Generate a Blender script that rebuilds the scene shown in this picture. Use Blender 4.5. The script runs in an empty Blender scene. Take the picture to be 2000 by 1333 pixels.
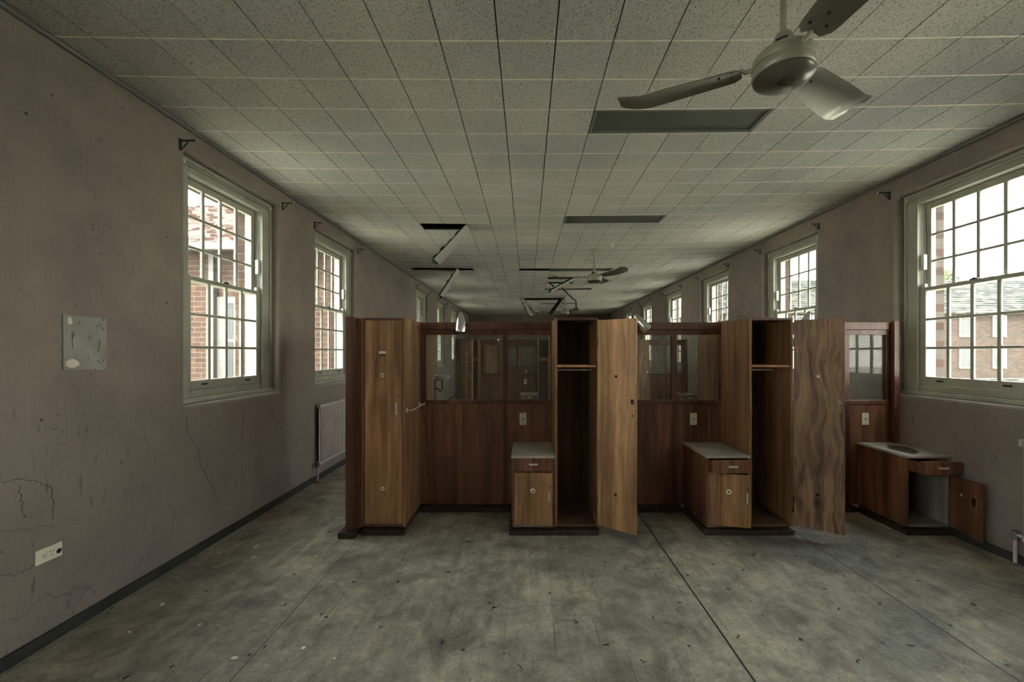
import bpy, math, random
from mathutils import Vector, Matrix
random.seed(7)
R = math.radians
SC = bpy.context.scene
COL = SC.collection

# ------------------------------------------------------------------ camera, light, exposure
CAM_Z = 1.514
F = 801.0
cd = bpy.data.cameras.new('camera')
cam = bpy.data.objects.new('camera', cd); COL.objects.link(cam)
cam.location = (0, 0, CAM_Z); cam.rotation_euler = (R(90), 0, 0)
cd.sensor_fit = 'HORIZONTAL'; cd.sensor_width = 36.0; cd.lens = F / 2000 * 36
cd.shift_x = -29.5 / 2000; cd.shift_y = 23.5 / 2000
cd.clip_start = 0.02; cd.clip_end = 500
SC.camera = cam
vs = SC.view_settings
vs.view_transform = 'Standard'; vs.look = 'None'; vs.exposure = 0.0; vs.gamma = 1.0
vs.use_curve_mapping = False
SC.cycles.max_bounces = 10; SC.cycles.diffuse_bounces = 6; SC.cycles.transparent_max_bounces = 24
SC.cycles.sample_clamp_indirect = 6.0
SC.cycles.use_denoising = True

SKY = 19.0
w = bpy.data.worlds.new('sky'); SC.world = w; w.use_nodes = True
wn = w.node_tree.nodes; wl = w.node_tree.links; wn.clear()
wo = wn.new('ShaderNodeOutputWorld'); bg = wn.new('ShaderNodeBackground')
tc = wn.new('ShaderNodeTexCoord'); sp = wn.new('ShaderNodeSeparateXYZ'); cr = wn.new('ShaderNodeValToRGB')
cr.color_ramp.elements[0].position = 0.0; cr.color_ramp.elements[0].color = (1.0, 0.97, 0.92, 1)
cr.color_ramp.elements[1].position = 0.8; cr.color_ramp.elements[1].color = (0.83, 0.93, 1.0, 1)
bg.inputs['Strength'].default_value = SKY
wl.new(tc.outputs['Generated'], sp.inputs[0]); wl.new(sp.outputs['Z'], cr.inputs[0])
wl.new(cr.outputs[0], bg.inputs['Color']); wl.new(bg.outputs[0], wo.inputs[0])

sd = bpy.data.lights.new('sun', 'SUN'); sun = bpy.data.objects.new('sun', sd); COL.objects.link(sun)
sd.energy = 20.0; sd.angle = R(1.5); sd.color = (1.0, 0.9, 0.76)
sun.rotation_euler = Vector((0.06, 1.0, -1.05)).to_track_quat('-Z', 'Y').to_euler()
sun['kind'] = 'helper'

# ------------------------------------------------------------------ room numbers
WL, WR = -2.50, 3.53
YB, YE = -3.4, 17.6
ZC = 3.158
T = 0.305
def ceil_z(x): return ZC + 0.0038 * x * x
WT = 0.37            # wall thickness
IN = 0.085           # frame set back from the plaster face
ZS, ZH = 1.13, 3.00  # window sill and head

# ------------------------------------------------------------------ mesh helper
class MB:
    def __init__(s): s.v = []; s.f = []
    def add(s, vs_, fs_):
        n = len(s.v); s.v += [tuple(v) for v in vs_]; s.f += [tuple(i + n for i in f) for f in fs_]; return s
    def box(s, x0, x1, y0, y1, z0, z1):
        vs_ = [(x0,y0,z0),(x1,y0,z0),(x1,y1,z0),(x0,y1,z0),(x0,y0,z1),(x1,y0,z1),(x1,y1,z1),(x0,y1,z1)]
        return s.add(vs_, [(0,3,2,1),(4,5,6,7),(0,1,5,4),(1,2,6,5),(2,3,7,6),(3,0,4,7)])
    def mat(s, M, start=0):
        for i in range(start, len(s.v)): s.v[i] = tuple(M @ Vector(s.v[i]))
        return s
    def lathe(s, prof, n=32, M=None, caps=True):
        vs_ = []; fs_ = []
        for r, z in prof:
            for k in range(n):
                a = 2 * math.pi * k / n; vs_.append(Vector((r * math.cos(a), r * math.sin(a), z)))
        for j in range(len(prof) - 1):
            for k in range(n):
                a, b = j * n + k, j * n + (k + 1) % n
                fs_.append((a, b, b + n, a + n))
        if caps:
            fs_.append(tuple(range(n))[::-1]); m = (len(prof) - 1) * n; fs_.append(tuple(m + k for k in range(n)))
        if M is not None: vs_ = [M @ v for v in vs_]
        return s.add(vs_, fs_)
    def tube(s, pts, r, n=10):
        pts = [Vector(p) for p in pts]; rings = []
        for i, p in enumerate(pts):
            d = (pts[min(i + 1, len(pts) - 1)] - pts[max(i - 1, 0)]).normalized()
            up = Vector((0, 0, 1)) if abs(d.z) < 0.9 else Vector((0, 1, 0))
            a = d.cross(up).normalized(); b = d.cross(a).normalized()
            rr = r[i] if isinstance(r, (list, tuple)) else r
            rings.append([p + (a * math.cos(2*math.pi*k/n) + b * math.sin(2*math.pi*k/n)) * rr for k in range(n)])
        vs_ = [v for ring in rings for v in ring]; fs_ = []
        for j in range(len(pts) - 1):
            for k in range(n):
                a, b = j*n + k, j*n + (k+1) % n
                fs_.append((a, b, b+n, a+n))
        fs_.append(tuple(range(n))[::-1]); m = (len(pts)-1)*n; fs_.append(tuple(m+k for k in range(n)))
        return s.add(vs_, fs_)
    def build(s, name, m, parent=None, bevel=0, smooth=False, seg=2):
        me = bpy.data.meshes.new(name); me.from_pydata(s.v, [], s.f)
        me.materials.append(m)
        import bmesh
        b = bmesh.new(); b.from_mesh(me); bmesh.ops.recalc_face_normals(b, faces=b.faces); b.to_mesh(me); b.free()
        o = bpy.data.objects.new(name, me); COL.objects.link(o)
        if parent: o.parent = parent
        if smooth:
            for p in me.polygons: p.use_smooth = True
            try: me.set_sharp_from_angle(angle=R(40))
            except Exception: pass
        if bevel:
            q = o.modifiers.new('edge', 'BEVEL'); q.width = bevel; q.segments = seg; q.limit_method = 'ANGLE'; q.angle_limit = R(35)
        return o

def tag(o, label=None, cat=None, group=None, kind=None):
    if label: o['label'] = label
    if cat: o['category'] = cat
    if group: o['group'] = group
    if kind: o['kind'] = kind
    return o
def thing(name, loc, label, cat, group=None, rz=0):
    o = bpy.data.objects.new(name, None); COL.objects.link(o); o.empty_display_size = 0.1
    o.location = loc; o.rotation_euler = (0, 0, rz)
    return tag(o, label, cat, group)
def copy_tree(o, parent=None, skip=()):
    kids = [c for c in bpy.data.objects if c.parent == o]
    c = o.copy(); COL.objects.link(c)
    if parent: c.parent = parent
    for k in kids:
        if k.name.split('.')[0] in skip: continue
        copy_tree(k, c, skip)
    return c

# ------------------------------------------------------------------ material helper
class NM:
    def __init__(s, name):
        s.m = bpy.data.materials.new(name); s.m.use_nodes = True
        s.t = s.m.node_tree; s.n = s.t.nodes; s.l = s.t.links; s.n.clear()
        s.out = s.n.new('ShaderNodeOutputMaterial')
    def node(s, kind, **kw):
        x = s.n.new('ShaderNode' + kind)
        for k, v in kw.items():
            if k in x.inputs: x.inputs[k].default_value = v
            else: setattr(x, k, v)
        return x
    def link(s, a, b): s.l.new(a, b)
    def coords(s, scale=(1,1,1), rand=False, kind='Object', rot=(0,0,0)):
        t = s.node('TexCoord'); o = t.outputs[kind]
        if rand:
            i = s.node('ObjectInfo'); a = s.node('VectorMath', operation='MULTIPLY_ADD')
            cmb = s.node('CombineXYZ')
            for k in range(3): s.link(i.outputs['Random'], cmb.inputs[k])
            s.link(cmb.outputs[0], a.inputs[0]); a.inputs[1].default_value = (17, 31, 23); s.link(o, a.inputs[2]); o = a.outputs[0]
        mp = s.node('Mapping'); mp.inputs['Scale'].default_value = scale; mp.inputs['Rotation'].default_value = rot
        s.link(o, mp.inputs['Vector']); return mp.outputs[0]
    def noise(s, vec, scale, detail=4, rough=0.5, dist=0.0):
        n = s.node('TexNoise'); n.inputs['Scale'].default_value = scale; n.inputs['Detail'].default_value = detail
        n.inputs['Roughness'].default_value = rough; n.inputs['Distortion'].default_value = dist
        s.link(vec, n.inputs['Vector']); return n.outputs['Fac']
    def ramp(s, fac, stops, interp='LINEAR'):
        r = s.node('ValToRGB'); r.color_ramp.interpolation = interp; e = r.color_ramp.elements
        while len(e) < len(stops): e.new(0.5)
        for q, (p, c) in zip(e, stops):
            q.position = p; q.color = (c, c, c, 1) if isinstance(c, (int, float)) else (*c, 1)
        s.link(fac, r.inputs[0]); return r.outputs[0]
    def mix(s, fac, a, b, mode='MIX'):
        x = s.node('Mix', data_type='RGBA', blend_type=mode)
        for sock, v in ((x.inputs[0], fac), (x.inputs[6], a), (x.inputs[7], b)):
            if isinstance(v, (int, float)): sock.default_value = v if sock.type == 'VALUE' else (v, v, v, 1)
            elif isinstance(v, tuple): sock.default_value = (*v, 1)
            else: s.link(v, sock)
        return x.outputs[2]
    def math(s, op, a, b=0.0, c=None):
        x = s.node('Math', operation=op)
        for i, v in enumerate((a, b) if c is None else (a, b, c)):
            if isinstance(v, (int, float)): x.inputs[i].default_value = v
            else: s.link(v, x.inputs[i])
        return x.outputs[0]
    def bump(s, h, strength=0.3, dist=0.01):
        b = s.node('Bump'); b.inputs['Strength'].default_value = strength; b.inputs['Distance'].default_value = dist
        s.link(h, b.inputs['Height']); return b.outputs[0]
    def pbr(s, col, rough=0.6, metal=0.0, normal=None, spec=0.5):
        p = s.node('BsdfPrincipled')
        for nm, v in (('Base Color', col), ('Roughness', rough)):
            if isinstance(v, tuple): p.inputs[nm].default_value = (*v, 1)
            elif isinstance(v, (int, float)): p.inputs[nm].default_value = v
            else: s.link(v, p.inputs[nm])
        p.inputs['Metallic'].default_value = metal; p.inputs['Specular IOR Level'].default_value = spec
        if normal is not None: s.link(normal, p.inputs['Normal'])
        s.link(p.outputs[0], s.out.inputs[0]); return s.m

def simple(name, c, rough=0.6, metal=0.0, var=0.18, scale=9, bump=0.08):
    n = NM(name); v = n.coords(rand=True)
    f = n.noise(v, scale, 6, 0.6)
    col = n.mix(n.ramp(f, [(0.3, 0.0), (0.7, 1.0)]), tuple(k * (1 - var) for k in c), tuple(min(1, k * (1 + var)) for k in c))
    r = n.math('MULTIPLY_ADD', f, 0.25, rough - 0.12)
    return n.pbr(col, r, metal, n.bump(n.noise(v, scale * 8, 4), bump, 0.003))

def wood(name, dark, light, rough=0.42, figured=False, grain=1.0):
    n = NM(name); base = n.coords(rand=True)
    wz = n.node('TexNoise'); wz.inputs['Scale'].default_value = 1.0; wz.inputs['Detail'].default_value = 3
    n.link(n.coords((3.2, 3.2, 1.9) if figured else (2.5, 2.5, 1.0), rand=True), wz.inputs['Vector'])
    wa = n.node('VectorMath', operation='MULTIPLY_ADD'); n.link(wz.outputs['Color'], wa.inputs[0])
    wa.inputs[1].default_value = (.24, .1, 0) if figured else (.10, .10, 0); n.link(base, wa.inputs[2])
    mp = n.node('Mapping'); mp.inputs['Scale'].default_value = (17, 17, 0.75) if figured else (10, 10, 0.5); n.link(wa.outputs[0], mp.inputs['Vector']); v = mp.outputs[0]
    f0 = n.noise(v, 1.5, 8, 0.64, 0.35 * grain)
    fine = n.noise(n.coords((120, 120, 3), rand=True), 1.0, 4, 0.7)
    big = n.noise(n.coords((1.6, 1.6, 0.9), rand=True), 1.7, 3, 0.55)
    c = n.mix(n.ramp(f0, [(0.33, 0.0), (0.67, 1.0)]), dark, light)
    c = n.mix(0.55, c, n.ramp(fine, [(0.3, 0.55), (0.6, 1.0)]), 'MULTIPLY')
    c = n.mix(0.8, c, n.ramp(big, [(0.3, 0.55), (0.58, 1.0)]), 'MULTIPLY')
    sv = n.node('SeparateXYZ'); n.link(base, sv.inputs[0])
    wn_ = n.node('TexWhiteNoise', noise_dimensions='1D')
    n.link(n.math('FLOOR', n.math('DIVIDE', n.math('ADD', sv.outputs['X'], n.math('MULTIPLY', sv.outputs['Y'], .9)), 0.115)), wn_.inputs['W'])
    c = n.mix(0.75, c, n.ramp(wn_.outputs['Value'], [(0.0, 0.66), (1.0, 1.0)]), 'MULTIPLY')
    # knots / scuffs
    vo = n.node('TexVoronoi'); vo.inputs['Scale'].default_value = 2.3; n.link(n.coords((1, 1, 0.6), rand=True), vo.inputs['Vector'])
    c = n.mix(n.ramp(vo.outputs['Distance'], [(0.03, 1.0), (0.085, 0.0)]), c, tuple(k * 0.18 for k in dark))
    sc_ = n.noise(n.coords((40, 40, 7), rand=True), 2.2, 2)
    c = n.mix(n.ramp(sc_, [(0.735, 0.0), (0.77, 0.5)]), c, (0.5, 0.42, 0.3))
    r = n.math('MULTIPLY_ADD', big, 0.3, rough - 0.1)
    return n.pbr(c, r, 0, n.bump(fine, 0.12, 0.002), 0.45)

M = {}
M['red_wood'] = wood('red_brown_timber', (0.085, 0.033, 0.021), (0.22, 0.092, 0.052), 0.36)
M['panel_wood'] = wood('brown_veneer_panel', (0.10, 0.042, 0.024), (0.36, 0.16, 0.083), 0.36)
M['door_wood'] = wood('golden_brown_veneer', (0.22, 0.105, 0.045), (0.76, 0.41, 0.185), 0.42)
M['side_wood'] = wood('tan_brown_veneer', (0.20, 0.095, 0.04), (0.48, 0.27, 0.125), 0.42)
M['bare_wood'] = wood('worn_orange_ply', (0.34, 0.165, 0.07), (0.84, 0.49, 0.23), 0.5)
M['figured_wood'] = wood('figured_ply', (0.13, 0.068, 0.042), (0.62, 0.37, 0.205), 0.42, figured=True)
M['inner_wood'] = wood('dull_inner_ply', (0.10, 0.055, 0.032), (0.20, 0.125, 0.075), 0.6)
M['grey_ply'] = wood('grey_weathered_ply', (0.20, 0.20, 0.16), (0.34, 0.33, 0.26), 0.6)
M['base_wood'] = wood('dirty_base_moulding', (0.035, 0.02, 0.014), (0.085, 0.048, 0.03), 0.6)
M['frame_paint'] = simple('sage_cream_window_paint', (0.36, 0.365, 0.29), 0.5, 0, 0.14, 6)
M['white_paint'] = simple('white_gloss_paint', (0.66, 0.65, 0.56), 0.35, 0, 0.1)
M['plastic'] = simple('aged_cream_plastic', (0.80, 0.76, 0.60), 0.4, 0, 0.08)
M['black_metal'] = simple('black_iron', (0.03, 0.032, 0.03), 0.5, 0.3)
M['dark_hole'] = simple('dark_recess', (0.008, 0.008, 0.008), 0.8)
M['chrome'] = simple('dull_chrome', (0.75, 0.76, 0.75), 0.22, 1.0, 0.1)
M['aluminium'] = simple('dull_aluminium', (0.72, 0.72, 0.69), 0.42, 0.55, 0.1)
M['fan_metal'] = simple('dusty_cream_fan_enamel', (0.30, 0.285, 0.22), 0.42, 0.25, 0.22, 7)
M['fan_bowl'] = simple('dusty_metal_fan_bowl', (0.16, 0.155, 0.125), 0.30, 0.7, 0.3, 6)
M['fan_blade'] = simple('dusty_metal_fan_blade', (0.22, 0.21, 0.165), 0.34, 0.6, 0.22, 5)
M['radiator'] = simple('pinkish_radiator_paint', (0.52, 0.47, 0.45), 0.45, 0, 0.1)
M['laminate'] = simple('dusty_grey_laminate', (0.42, 0.40, 0.33), 0.55, 0, 0.25, 5)
M['cornice'] = simple('grey_cornice_strip', (0.16, 0.165, 0.15), 0.6)
M['skirting'] = simple('dirty_black_skirting', (0.03, 0.033, 0.032), 0.6, 0, 0.3)
M['tee'] = simple('lit_edge_cream_tee', (0.95, 0.86, 0.70), 0.5)  # bright cream stands in for light caught on the tile edges
M['diffuser'] = simple('grimy_green_diffuser', (0.085, 0.095, 0.070), 0.55, 0, 0.25, 4)
M['flake'] = simple('peeled_paint_flake', (0.75, 0.68, 0.55), 0.7)
M['twig'] = simple('dark_dry_debris', (0.02, 0.02, 0.018), 0.8)
M['leaf'] = simple('dry_grey_green_leaf', (0.10, 0.12, 0.08), 0.7)
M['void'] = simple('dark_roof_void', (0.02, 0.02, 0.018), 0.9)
M['foliage'] = simple('green_foliage', (0.07, 0.09, 0.035), 0.8, 0, 0.5, 3)
M['ground'] = simple('pale_courtyard_paving', (0.52, 0.50, 0.42), 0.85, 0, 0.2, 1.5)
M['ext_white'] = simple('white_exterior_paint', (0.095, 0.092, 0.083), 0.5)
M['ext_glass'] = simple('dark_exterior_glass', (0.02, 0.024, 0.024), 0.5)
M['backing'] = simple('black_mineral_fibre', (0.03, 0.032, 0.028), 0.95, 0, 0.3, 20, 0.5)

def plaster():
    n = NM('stained_pink_plaster'); v = n.coords(kind='Object')
    big = n.noise(v, 0.8, 4, 0.55); mid = n.noise(v, 3.2, 6, 0.6); fine = n.noise(v, 90, 5, 0.7)
    c = n.mix(n.ramp(big, [(0.3, 0.0), (0.7, 1.0)]), (0.225, 0.192, 0.158), (0.315, 0.262, 0.212))
    c = n.mix(0.5, c, n.ramp(mid, [(0.3, 0.72), (0.6, 1.0)]), 'MULTIPLY')
    c = n.mix(0.4, c, n.ramp(fine, [(0.3, 0.7), (0.6, 1.0)]), 'MULTIPLY')
    # fine vertical brush texture
    br = n.noise(n.coords((30, 30, 1.5)), 3, 3); c = n.mix(0.25, c, n.ramp(br, [(0.3, 0.75), (0.6, 1.0)]), 'MULTIPLY')
    # specks
    vo = n.node('TexVoronoi'); vo.inputs['Scale'].default_value = 5.5; n.link(v, vo.inputs['Vector'])
    c = n.mix(n.ramp(vo.outputs['Distance'], [(0.035, 1.0), (0.06, 0.0)]), c, (0.06, 0.05, 0.045))
    vo2 = n.node('TexVoronoi'); vo2.inputs['Scale'].default_value = 15; n.link(v, vo2.inputs['Vector'])
    msk = n.ramp(n.noise(v, 1.9, 2), [(0.5, 0.0), (0.6, 0.8)])
    c = n.mix(n.math('MULTIPLY', n.ramp(vo2.outputs['Distance'], [(0.06, 1.0), (0.12, 0.0)]), msk), c, (0.09, 0.075, 0.068))
    # vertical scuffs, mostly on the lower wall
    sx = n.node('SeparateXYZ'); n.link(v, sx.inputs[0])
    low = n.ramp(n.math('DIVIDE', sx.outputs['Z'], 3.2), [(0.05, 1.0), (0.33, 0.75), (0.42, 0.0)])
    st = n.noise(n.coords((26, 26, 5)), 1.4, 3, 0.5)
    c = n.mix(n.math('MULTIPLY', n.ramp(st, [(0.63, 0.0), (0.69, 0.85)]), low), c, (0.07, 0.065, 0.062))
    # cracks
    vc = n.node('TexVoronoi', feature='DISTANCE_TO_EDGE'); vc.inputs['Scale'].default_value = 1.1
    wb = n.node('TexNoise'); wb.inputs['Scale'].default_value = 3; wb.inputs['Detail'].default_value = 6; n.link(v, wb.inputs['Vector'])
    ad = n.node('VectorMath', operation='MULTIPLY_ADD'); n.link(wb.outputs['Color'], ad.inputs[0]); ad.inputs[1].default_value = (.35,.35,.35); n.link(v, ad.inputs[2])
    n.link(ad.outputs[0], vc.inputs['Vector'])
    cm = n.ramp(n.noise(v, 0.7, 2), [(0.48, 0.0), (0.56, 1.0)])
    c = n.mix(n.math('MULTIPLY', n.math('MULTIPLY', n.ramp(vc.outputs['Distance'], [(0.002, 0.7), (0.005, 0.0)]), cm), low), c, (0.07, 0.06, 0.055))
    # mauve tint low down
    c = n.mix(n.math('MULTIPLY', low, 0.35), c, (0.24, 0.215, 0.21))
    return n.pbr(c, 0.62, 0, n.bump(n.math('ADD', mid, n.math('MULTIPLY', fine, 0.3)), 0.25, 0.006), 0.35)
M['plaster'] = plaster()

def floor_mat():
    n = NM('worn_grey_green_lino'); v = n.coords()
    big = n.noise(v, 1.1, 5, 0.6, 0.4); mid = n.noise(v, 6, 8, 0.65, 0.8); fine = n.noise(v, 45, 6, 0.7)
    c = n.mix(n.ramp(big, [(0.32, 0.0), (0.68, 1.0)]), (0.25, 0.255, 0.215), (0.68, 0.61, 0.47))
    c = n.mix(0.85, c, n.ramp(mid, [(0.32, 0.5), (0.6, 1.0)]), 'MULTIPLY')
    c = n.mix(0.6, c, n.ramp(fine, [(0.3, 0.5), (0.6, 1.0)]), 'MULTIPLY')
    # ghost of the boards below: streaks along the room
    bd = n.noise(n.coords((11, 0.35, 1)), 1.6, 4, 0.6); c = n.mix(0.5, c, n.ramp(bd, [(0.3, 0.55), (0.6, 1.0)]), 'MULTIPLY')
    pt = n.noise(n.coords((1, 1, 1)), 3.1, 7, 0.68, 1.2)
    c = n.mix(0.8, c, n.ramp(pt, [(0.38, 0.55), (0.56, 1.0)]), 'MULTIPLY')
    # worn pale patches and swirls
    wv = n.node('TexWave'); wv.inputs['Scale'].default_value = 9; wv.inputs['Distortion'].default_value = 22; wv.inputs['Detail'].default_value = 5
    n.link(v, wv.inputs['Vector'])
    wm = n.ramp(n.noise(v, 1.7, 3), [(0.5, 0.0), (0.66, 0.4)])
    c = n.mix(n.math('MULTIPLY', n.ramp(wv.outputs['Fac'], [(0.78, 0.0), (0.98, 1.0)]), wm), c, (0.46, 0.43, 0.33))
    # long pale scratches
    s1 = n.noise(n.coords((60, 3.0, 1), rot=(0, 0, 0.25)), 1.5, 2)
    s2 = n.noise(n.coords((3.0, 55, 1), rot=(0, 0, 0.6)), 1.5, 2)
    c = n.mix(n.ramp(s1, [(0.73, 0.0), (0.77, 0.55)]), c, (0.48, 0.46, 0.37))
    c = n.mix(n.ramp(s2, [(0.74, 0.0), (0.78, 0.45)]), c, (0.05, 0.055, 0.05))
    s3 = n.noise(n.coords((50, 5.0, 1), rot=(0, 0, -0.3)), 1.5, 2)
    c = n.mix(n.ramp(s3, [(0.74, 0.0), (0.78, 0.6)]), c, (0.04, 0.045, 0.04))
    # dark spots
    vo = n.node('TexVoronoi'); vo.inputs['Scale'].default_value = 6.0; n.link(v, vo.inputs['Vector'])
    c = n.mix(n.ramp(vo.outputs['Distance'], [(0.04, 1.0), (0.075, 0.0)]), c, (0.025, 0.03, 0.028))
    vo = n.node('TexVoronoi'); vo.inputs['Scale'].default_value = 21.0; n.link(v, vo.inputs['Vector'])
    mk = n.ramp(n.noise(v, 2.3, 2), [(0.48, 0.0), (0.6, 0.9)])
    c = n.mix(n.math('MULTIPLY', n.ramp(vo.outputs['Distance'], [(0.05, 1.0), (0.11, 0.0)]), mk), c, (0.05, 0.055, 0.05))
    # open joints of the boards below telegraph through as short dark lines
    sb = n.node('SeparateXYZ'); n.link(v, sb.inputs[0])
    wv2 = n.math('MULTIPLY_ADD', n.noise(n.coords((.5, .8, 1)), 1.5, 2), 0.06, 0.0)
    fr_ = n.math('FRACT', n.math('DIVIDE', n.math('ADD', sb.outputs['X'], wv2), 0.118))
    dd = n.math('ABSOLUTE', n.math('SUBTRACT', fr_, 0.5))
    lm = n.ramp(n.noise(n.coords((7, 1.1, 1)), 1.3, 3), [(0.56, 0.0), (0.66, 0.75)])
    c = n.mix(n.math('MULTIPLY', n.ramp(dd, [(0.01, 1.0), (0.045, 0.0)]), lm), c, (0.06, 0.075, 0.07))
    vq = n.node('TexVoronoi'); vq.inputs['Scale'].default_value = 11.0; n.link(n.coords((1, .7, 1), rot=(0, 0, .4)), vq.inputs['Vector'])
    mq = n.ramp(n.noise(v, 1.3, 2), [(0.4, 0.2), (0.55, 0.9)])
    c = n.mix(n.math('MULTIPLY', n.ramp(vq.outputs['Distance'], [(0.04, 1.0), (0.085, 0.0)]), mq), c, (0.03, 0.036, 0.034))
    # sheet joints running down the room
    sx = n.node('SeparateXYZ'); n.link(v, sx.inputs[0])
    wob = n.math('MULTIPLY_ADD', n.noise(n.coords((0.01, 1, 1)), 1.2, 2), 0.02, -0.01)
    xx = n.math('ADD', sx.outputs['X'], wob)
    for X0, wd, st in ((1.049, 0.0055, 1.0), (-1.37, 0.003, 0.85), (2.268, 0.004, 0.9), (-0.12, 0.002, 0.35), (3.3, 0.003, .7)):
        d = n.math('ABSOLUTE', n.math('SUBTRACT', xx, X0))
        c = n.mix(n.math('MULTIPLY', n.math('LESS_THAN', d, wd), st), c, (0.012, 0.014, 0.013))
    rgh = n.math('MULTIPLY_ADD', mid, 0.3, 0.36)
    h = n.math('ADD', n.math('MULTIPLY', bd, 0.6), n.math('ADD', mid, n.math('MULTIPLY', fine, 0.3)))
    return n.pbr(c, rgh, 0, n.bump(h, 0.22, 0.008), 0.4)
M['floor'] = floor_mat()

def tile_mat():
    n = NM('pitted_ceiling_tile'); v = n.coords()
    sx = n.node('SeparateXYZ'); n.link(v, sx.inputs[0])
    big = n.noise(v, 0.55, 4, 0.5); 
    c = n.mix(n.ramp(big, [(0.32, 0.0), (0.68, 1.0)]), (0.44, 0.445, 0.405), (0.72, 0.675, 0.59))
    # per tile tone
    fx = n.math('FLOOR', n.math('DIVIDE', n.math('SUBTRACT', sx.outputs['X'], 0.151), T)); fy = n.math('FLOOR', n.math('DIVIDE', n.math('SUBTRACT', sx.outputs['Y'], 2.157), T))
    cb = n.node('CombineXYZ'); n.link(fx, cb.inputs[0]); n.link(fy, cb.inputs[1])
    wnz = n.node('TexWhiteNoise'); n.link(cb.outputs[0], wnz.inputs['Vector'])
    c = n.mix(0.5, c, n.ramp(wnz.outputs['Value'], [(0.0, 0.82), (1.0, 1.0)]), 'MULTIPLY')
    vo = n.node('TexVoronoi'); vo.inputs['Scale'].default_value = 78; n.link(v, vo.inputs['Vector'])
    c = n.mix(n.ramp(vo.outputs['Distance'], [(0.18, 0.85), (0.30, 0.0)]), c, (0.09, 0.10, 0.09))
    c = n.mix(0.45, c, n.ramp(n.noise(v, 55, 4), [(0.35, 0.7), (0.6, 1.0)]), 'MULTIPLY')
    return n.pbr(c, 0.85, 0, n.bump(vo.outputs['Distance'], 0.35, 0.003), 0.2)
M['tile'] = tile_mat()

def brick_mat(name, c1, c2, mortar, axis='XZ', scale=1.0):
    n = NM(name); v = n.coords(); s = n.node('SeparateXYZ'); n.link(v, s.inputs[0]); cb = n.node('CombineXYZ')
    n.link(s.outputs[axis[0]], cb.inputs[0]); n.link(s.outputs[axis[1]], cb.inputs[1])
    b = n.node('TexBrick'); b.inputs['Scale'].default_value = 1.0; b.inputs['Brick Width'].default_value = 0.24 * scale
    b.inputs['Row Height'].default_value = 0.086 * scale; b.inputs['Mortar Size'].default_value = 0.007 * scale
    b.inputs['Color1'].default_value = (*c1, 1); b.inputs['Color2'].default_value = (*c2, 1); b.inputs['Mortar'].default_value = (*mortar, 1)
    n.link(cb.outputs[0], b.inputs['Vector'])
    c = n.mix(0.6, b.outputs['Color'], n.ramp(n.noise(v, 7, 5), [(0.3, 0.6), (0.7, 1.0)]), 'MULTIPLY')
    return n.pbr(c, 0.85, 0, n.bump(b.outputs['Fac'], 0.3, 0.01), 0.2)
M['brick_y'] = brick_mat('red_brick_facing_yard', (0.066, 0.038, 0.027), (0.045, 0.027, 0.020), (0.10, 0.08, 0.064))
M['brick_x'] = brick_mat('red_brick_reveal', (0.06, 0.034, 0.025), (0.045, 0.027, 0.021), (0.075, 0.062, 0.052), 'YZ')
M['stone_y'] = brick_mat('rough_stone_walling', (0.042, 0.027, 0.020), (0.024, 0.018, 0.014), (0.055, 0.046, 0.037), 'XZ', 1.7)

def roof_mat(name, a, b, sx_=4, sy_=3):
    n = NM(name); v = n.coords((sx_, sy_, sy_)); vo = n.node('TexVoronoi'); vo.inputs['Scale'].default_value = 1.5; n.link(v, vo.inputs['Vector'])
    s = n.node('SeparateXYZ'); n.link(vo.outputs['Color'], s.inputs[0])
    c = n.mix(n.ramp(s.outputs[0], [(0.2, 0.0), (0.8, 1.0)]), a, b)
    c = n.mix(0.7, c, n.ramp(n.noise(v, 3, 5), [(0.35, 0.5), (0.65, 1.0)]), 'MULTIPLY')
    return n.pbr(c, 0.8, 0, None, 0.2)
M['terracotta'] = roof_mat('weathered_terracotta', (0.05, 0.024, 0.019), (0.15, 0.125, 0.10))
M['slate'] = roof_mat('lichened_stone_roof', (0.018, 0.020, 0.017), (0.055, 0.054, 0.044), 1.2, 2)

def glass_mat(name, tint=(0.96, 0.97, 0.95), refl=0.08, wires=False, dirt=0.05):
    n = NM(name); v = n.coords()
    tr = n.node('BsdfTransparent'); tr.inputs['Color'].default_value = (*tint, 1)
    gl = n.node('BsdfGlossy'); gl.inputs['Roughness'].default_value = 0.03; gl.inputs['Color'].default_value = (0.9, 0.9, 0.9, 1)
    lw = n.node('LayerWeight'); lw.inputs['Blend'].default_value = 0.25
    m1 = n.node('MixShader'); n.link(n.math('MULTIPLY_ADD', lw.outputs['Fresnel'], 0.35, refl * 0.4), m1.inputs[0]); n.link(tr.outputs[0], m1.inputs[1]); n.link(gl.outputs[0], m1.inputs[2])
    df = n.node('BsdfDiffuse'); df.inputs['Color'].default_value = (0.30, 0.29, 0.25, 1)
    f = n.math('MULTIPLY', n.ramp(n.noise(v, 5, 5, 0.65), [(0.35, 0.0), (0.8, 1.0)]), dirt)
    if wires:
        s = n.node('SeparateXYZ'); n.link(v, s.inputs[0]); g = []
        for a in ('X', 'Z'):
            q = n.math('FRACT', n.math('DIVIDE', s.outputs[a], 0.0125)); g.append(n.math('LESS_THAN', q, 0.11))
        wr = n.math('MULTIPLY', n.math('MAXIMUM', g[0], g[1]), 0.5)
        f = n.math('MAXIMUM', f, wr)
    m2 = n.node('MixShader'); n.link(f, m2.inputs[0]); n.link(m1.outputs[0], m2.inputs[1]); n.link(df.outputs[0], m2.inputs[2])
    n.link(m2.outputs[0], n.out.inputs[0]); return n.m
M['glass'] = glass_mat('old_window_glass', refl=0.05, dirt=0.06)
M['wired_glass'] = glass_mat('fine_wired_glass', (0.93, 0.95, 0.92), 0.03, True, 0.05)

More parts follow.
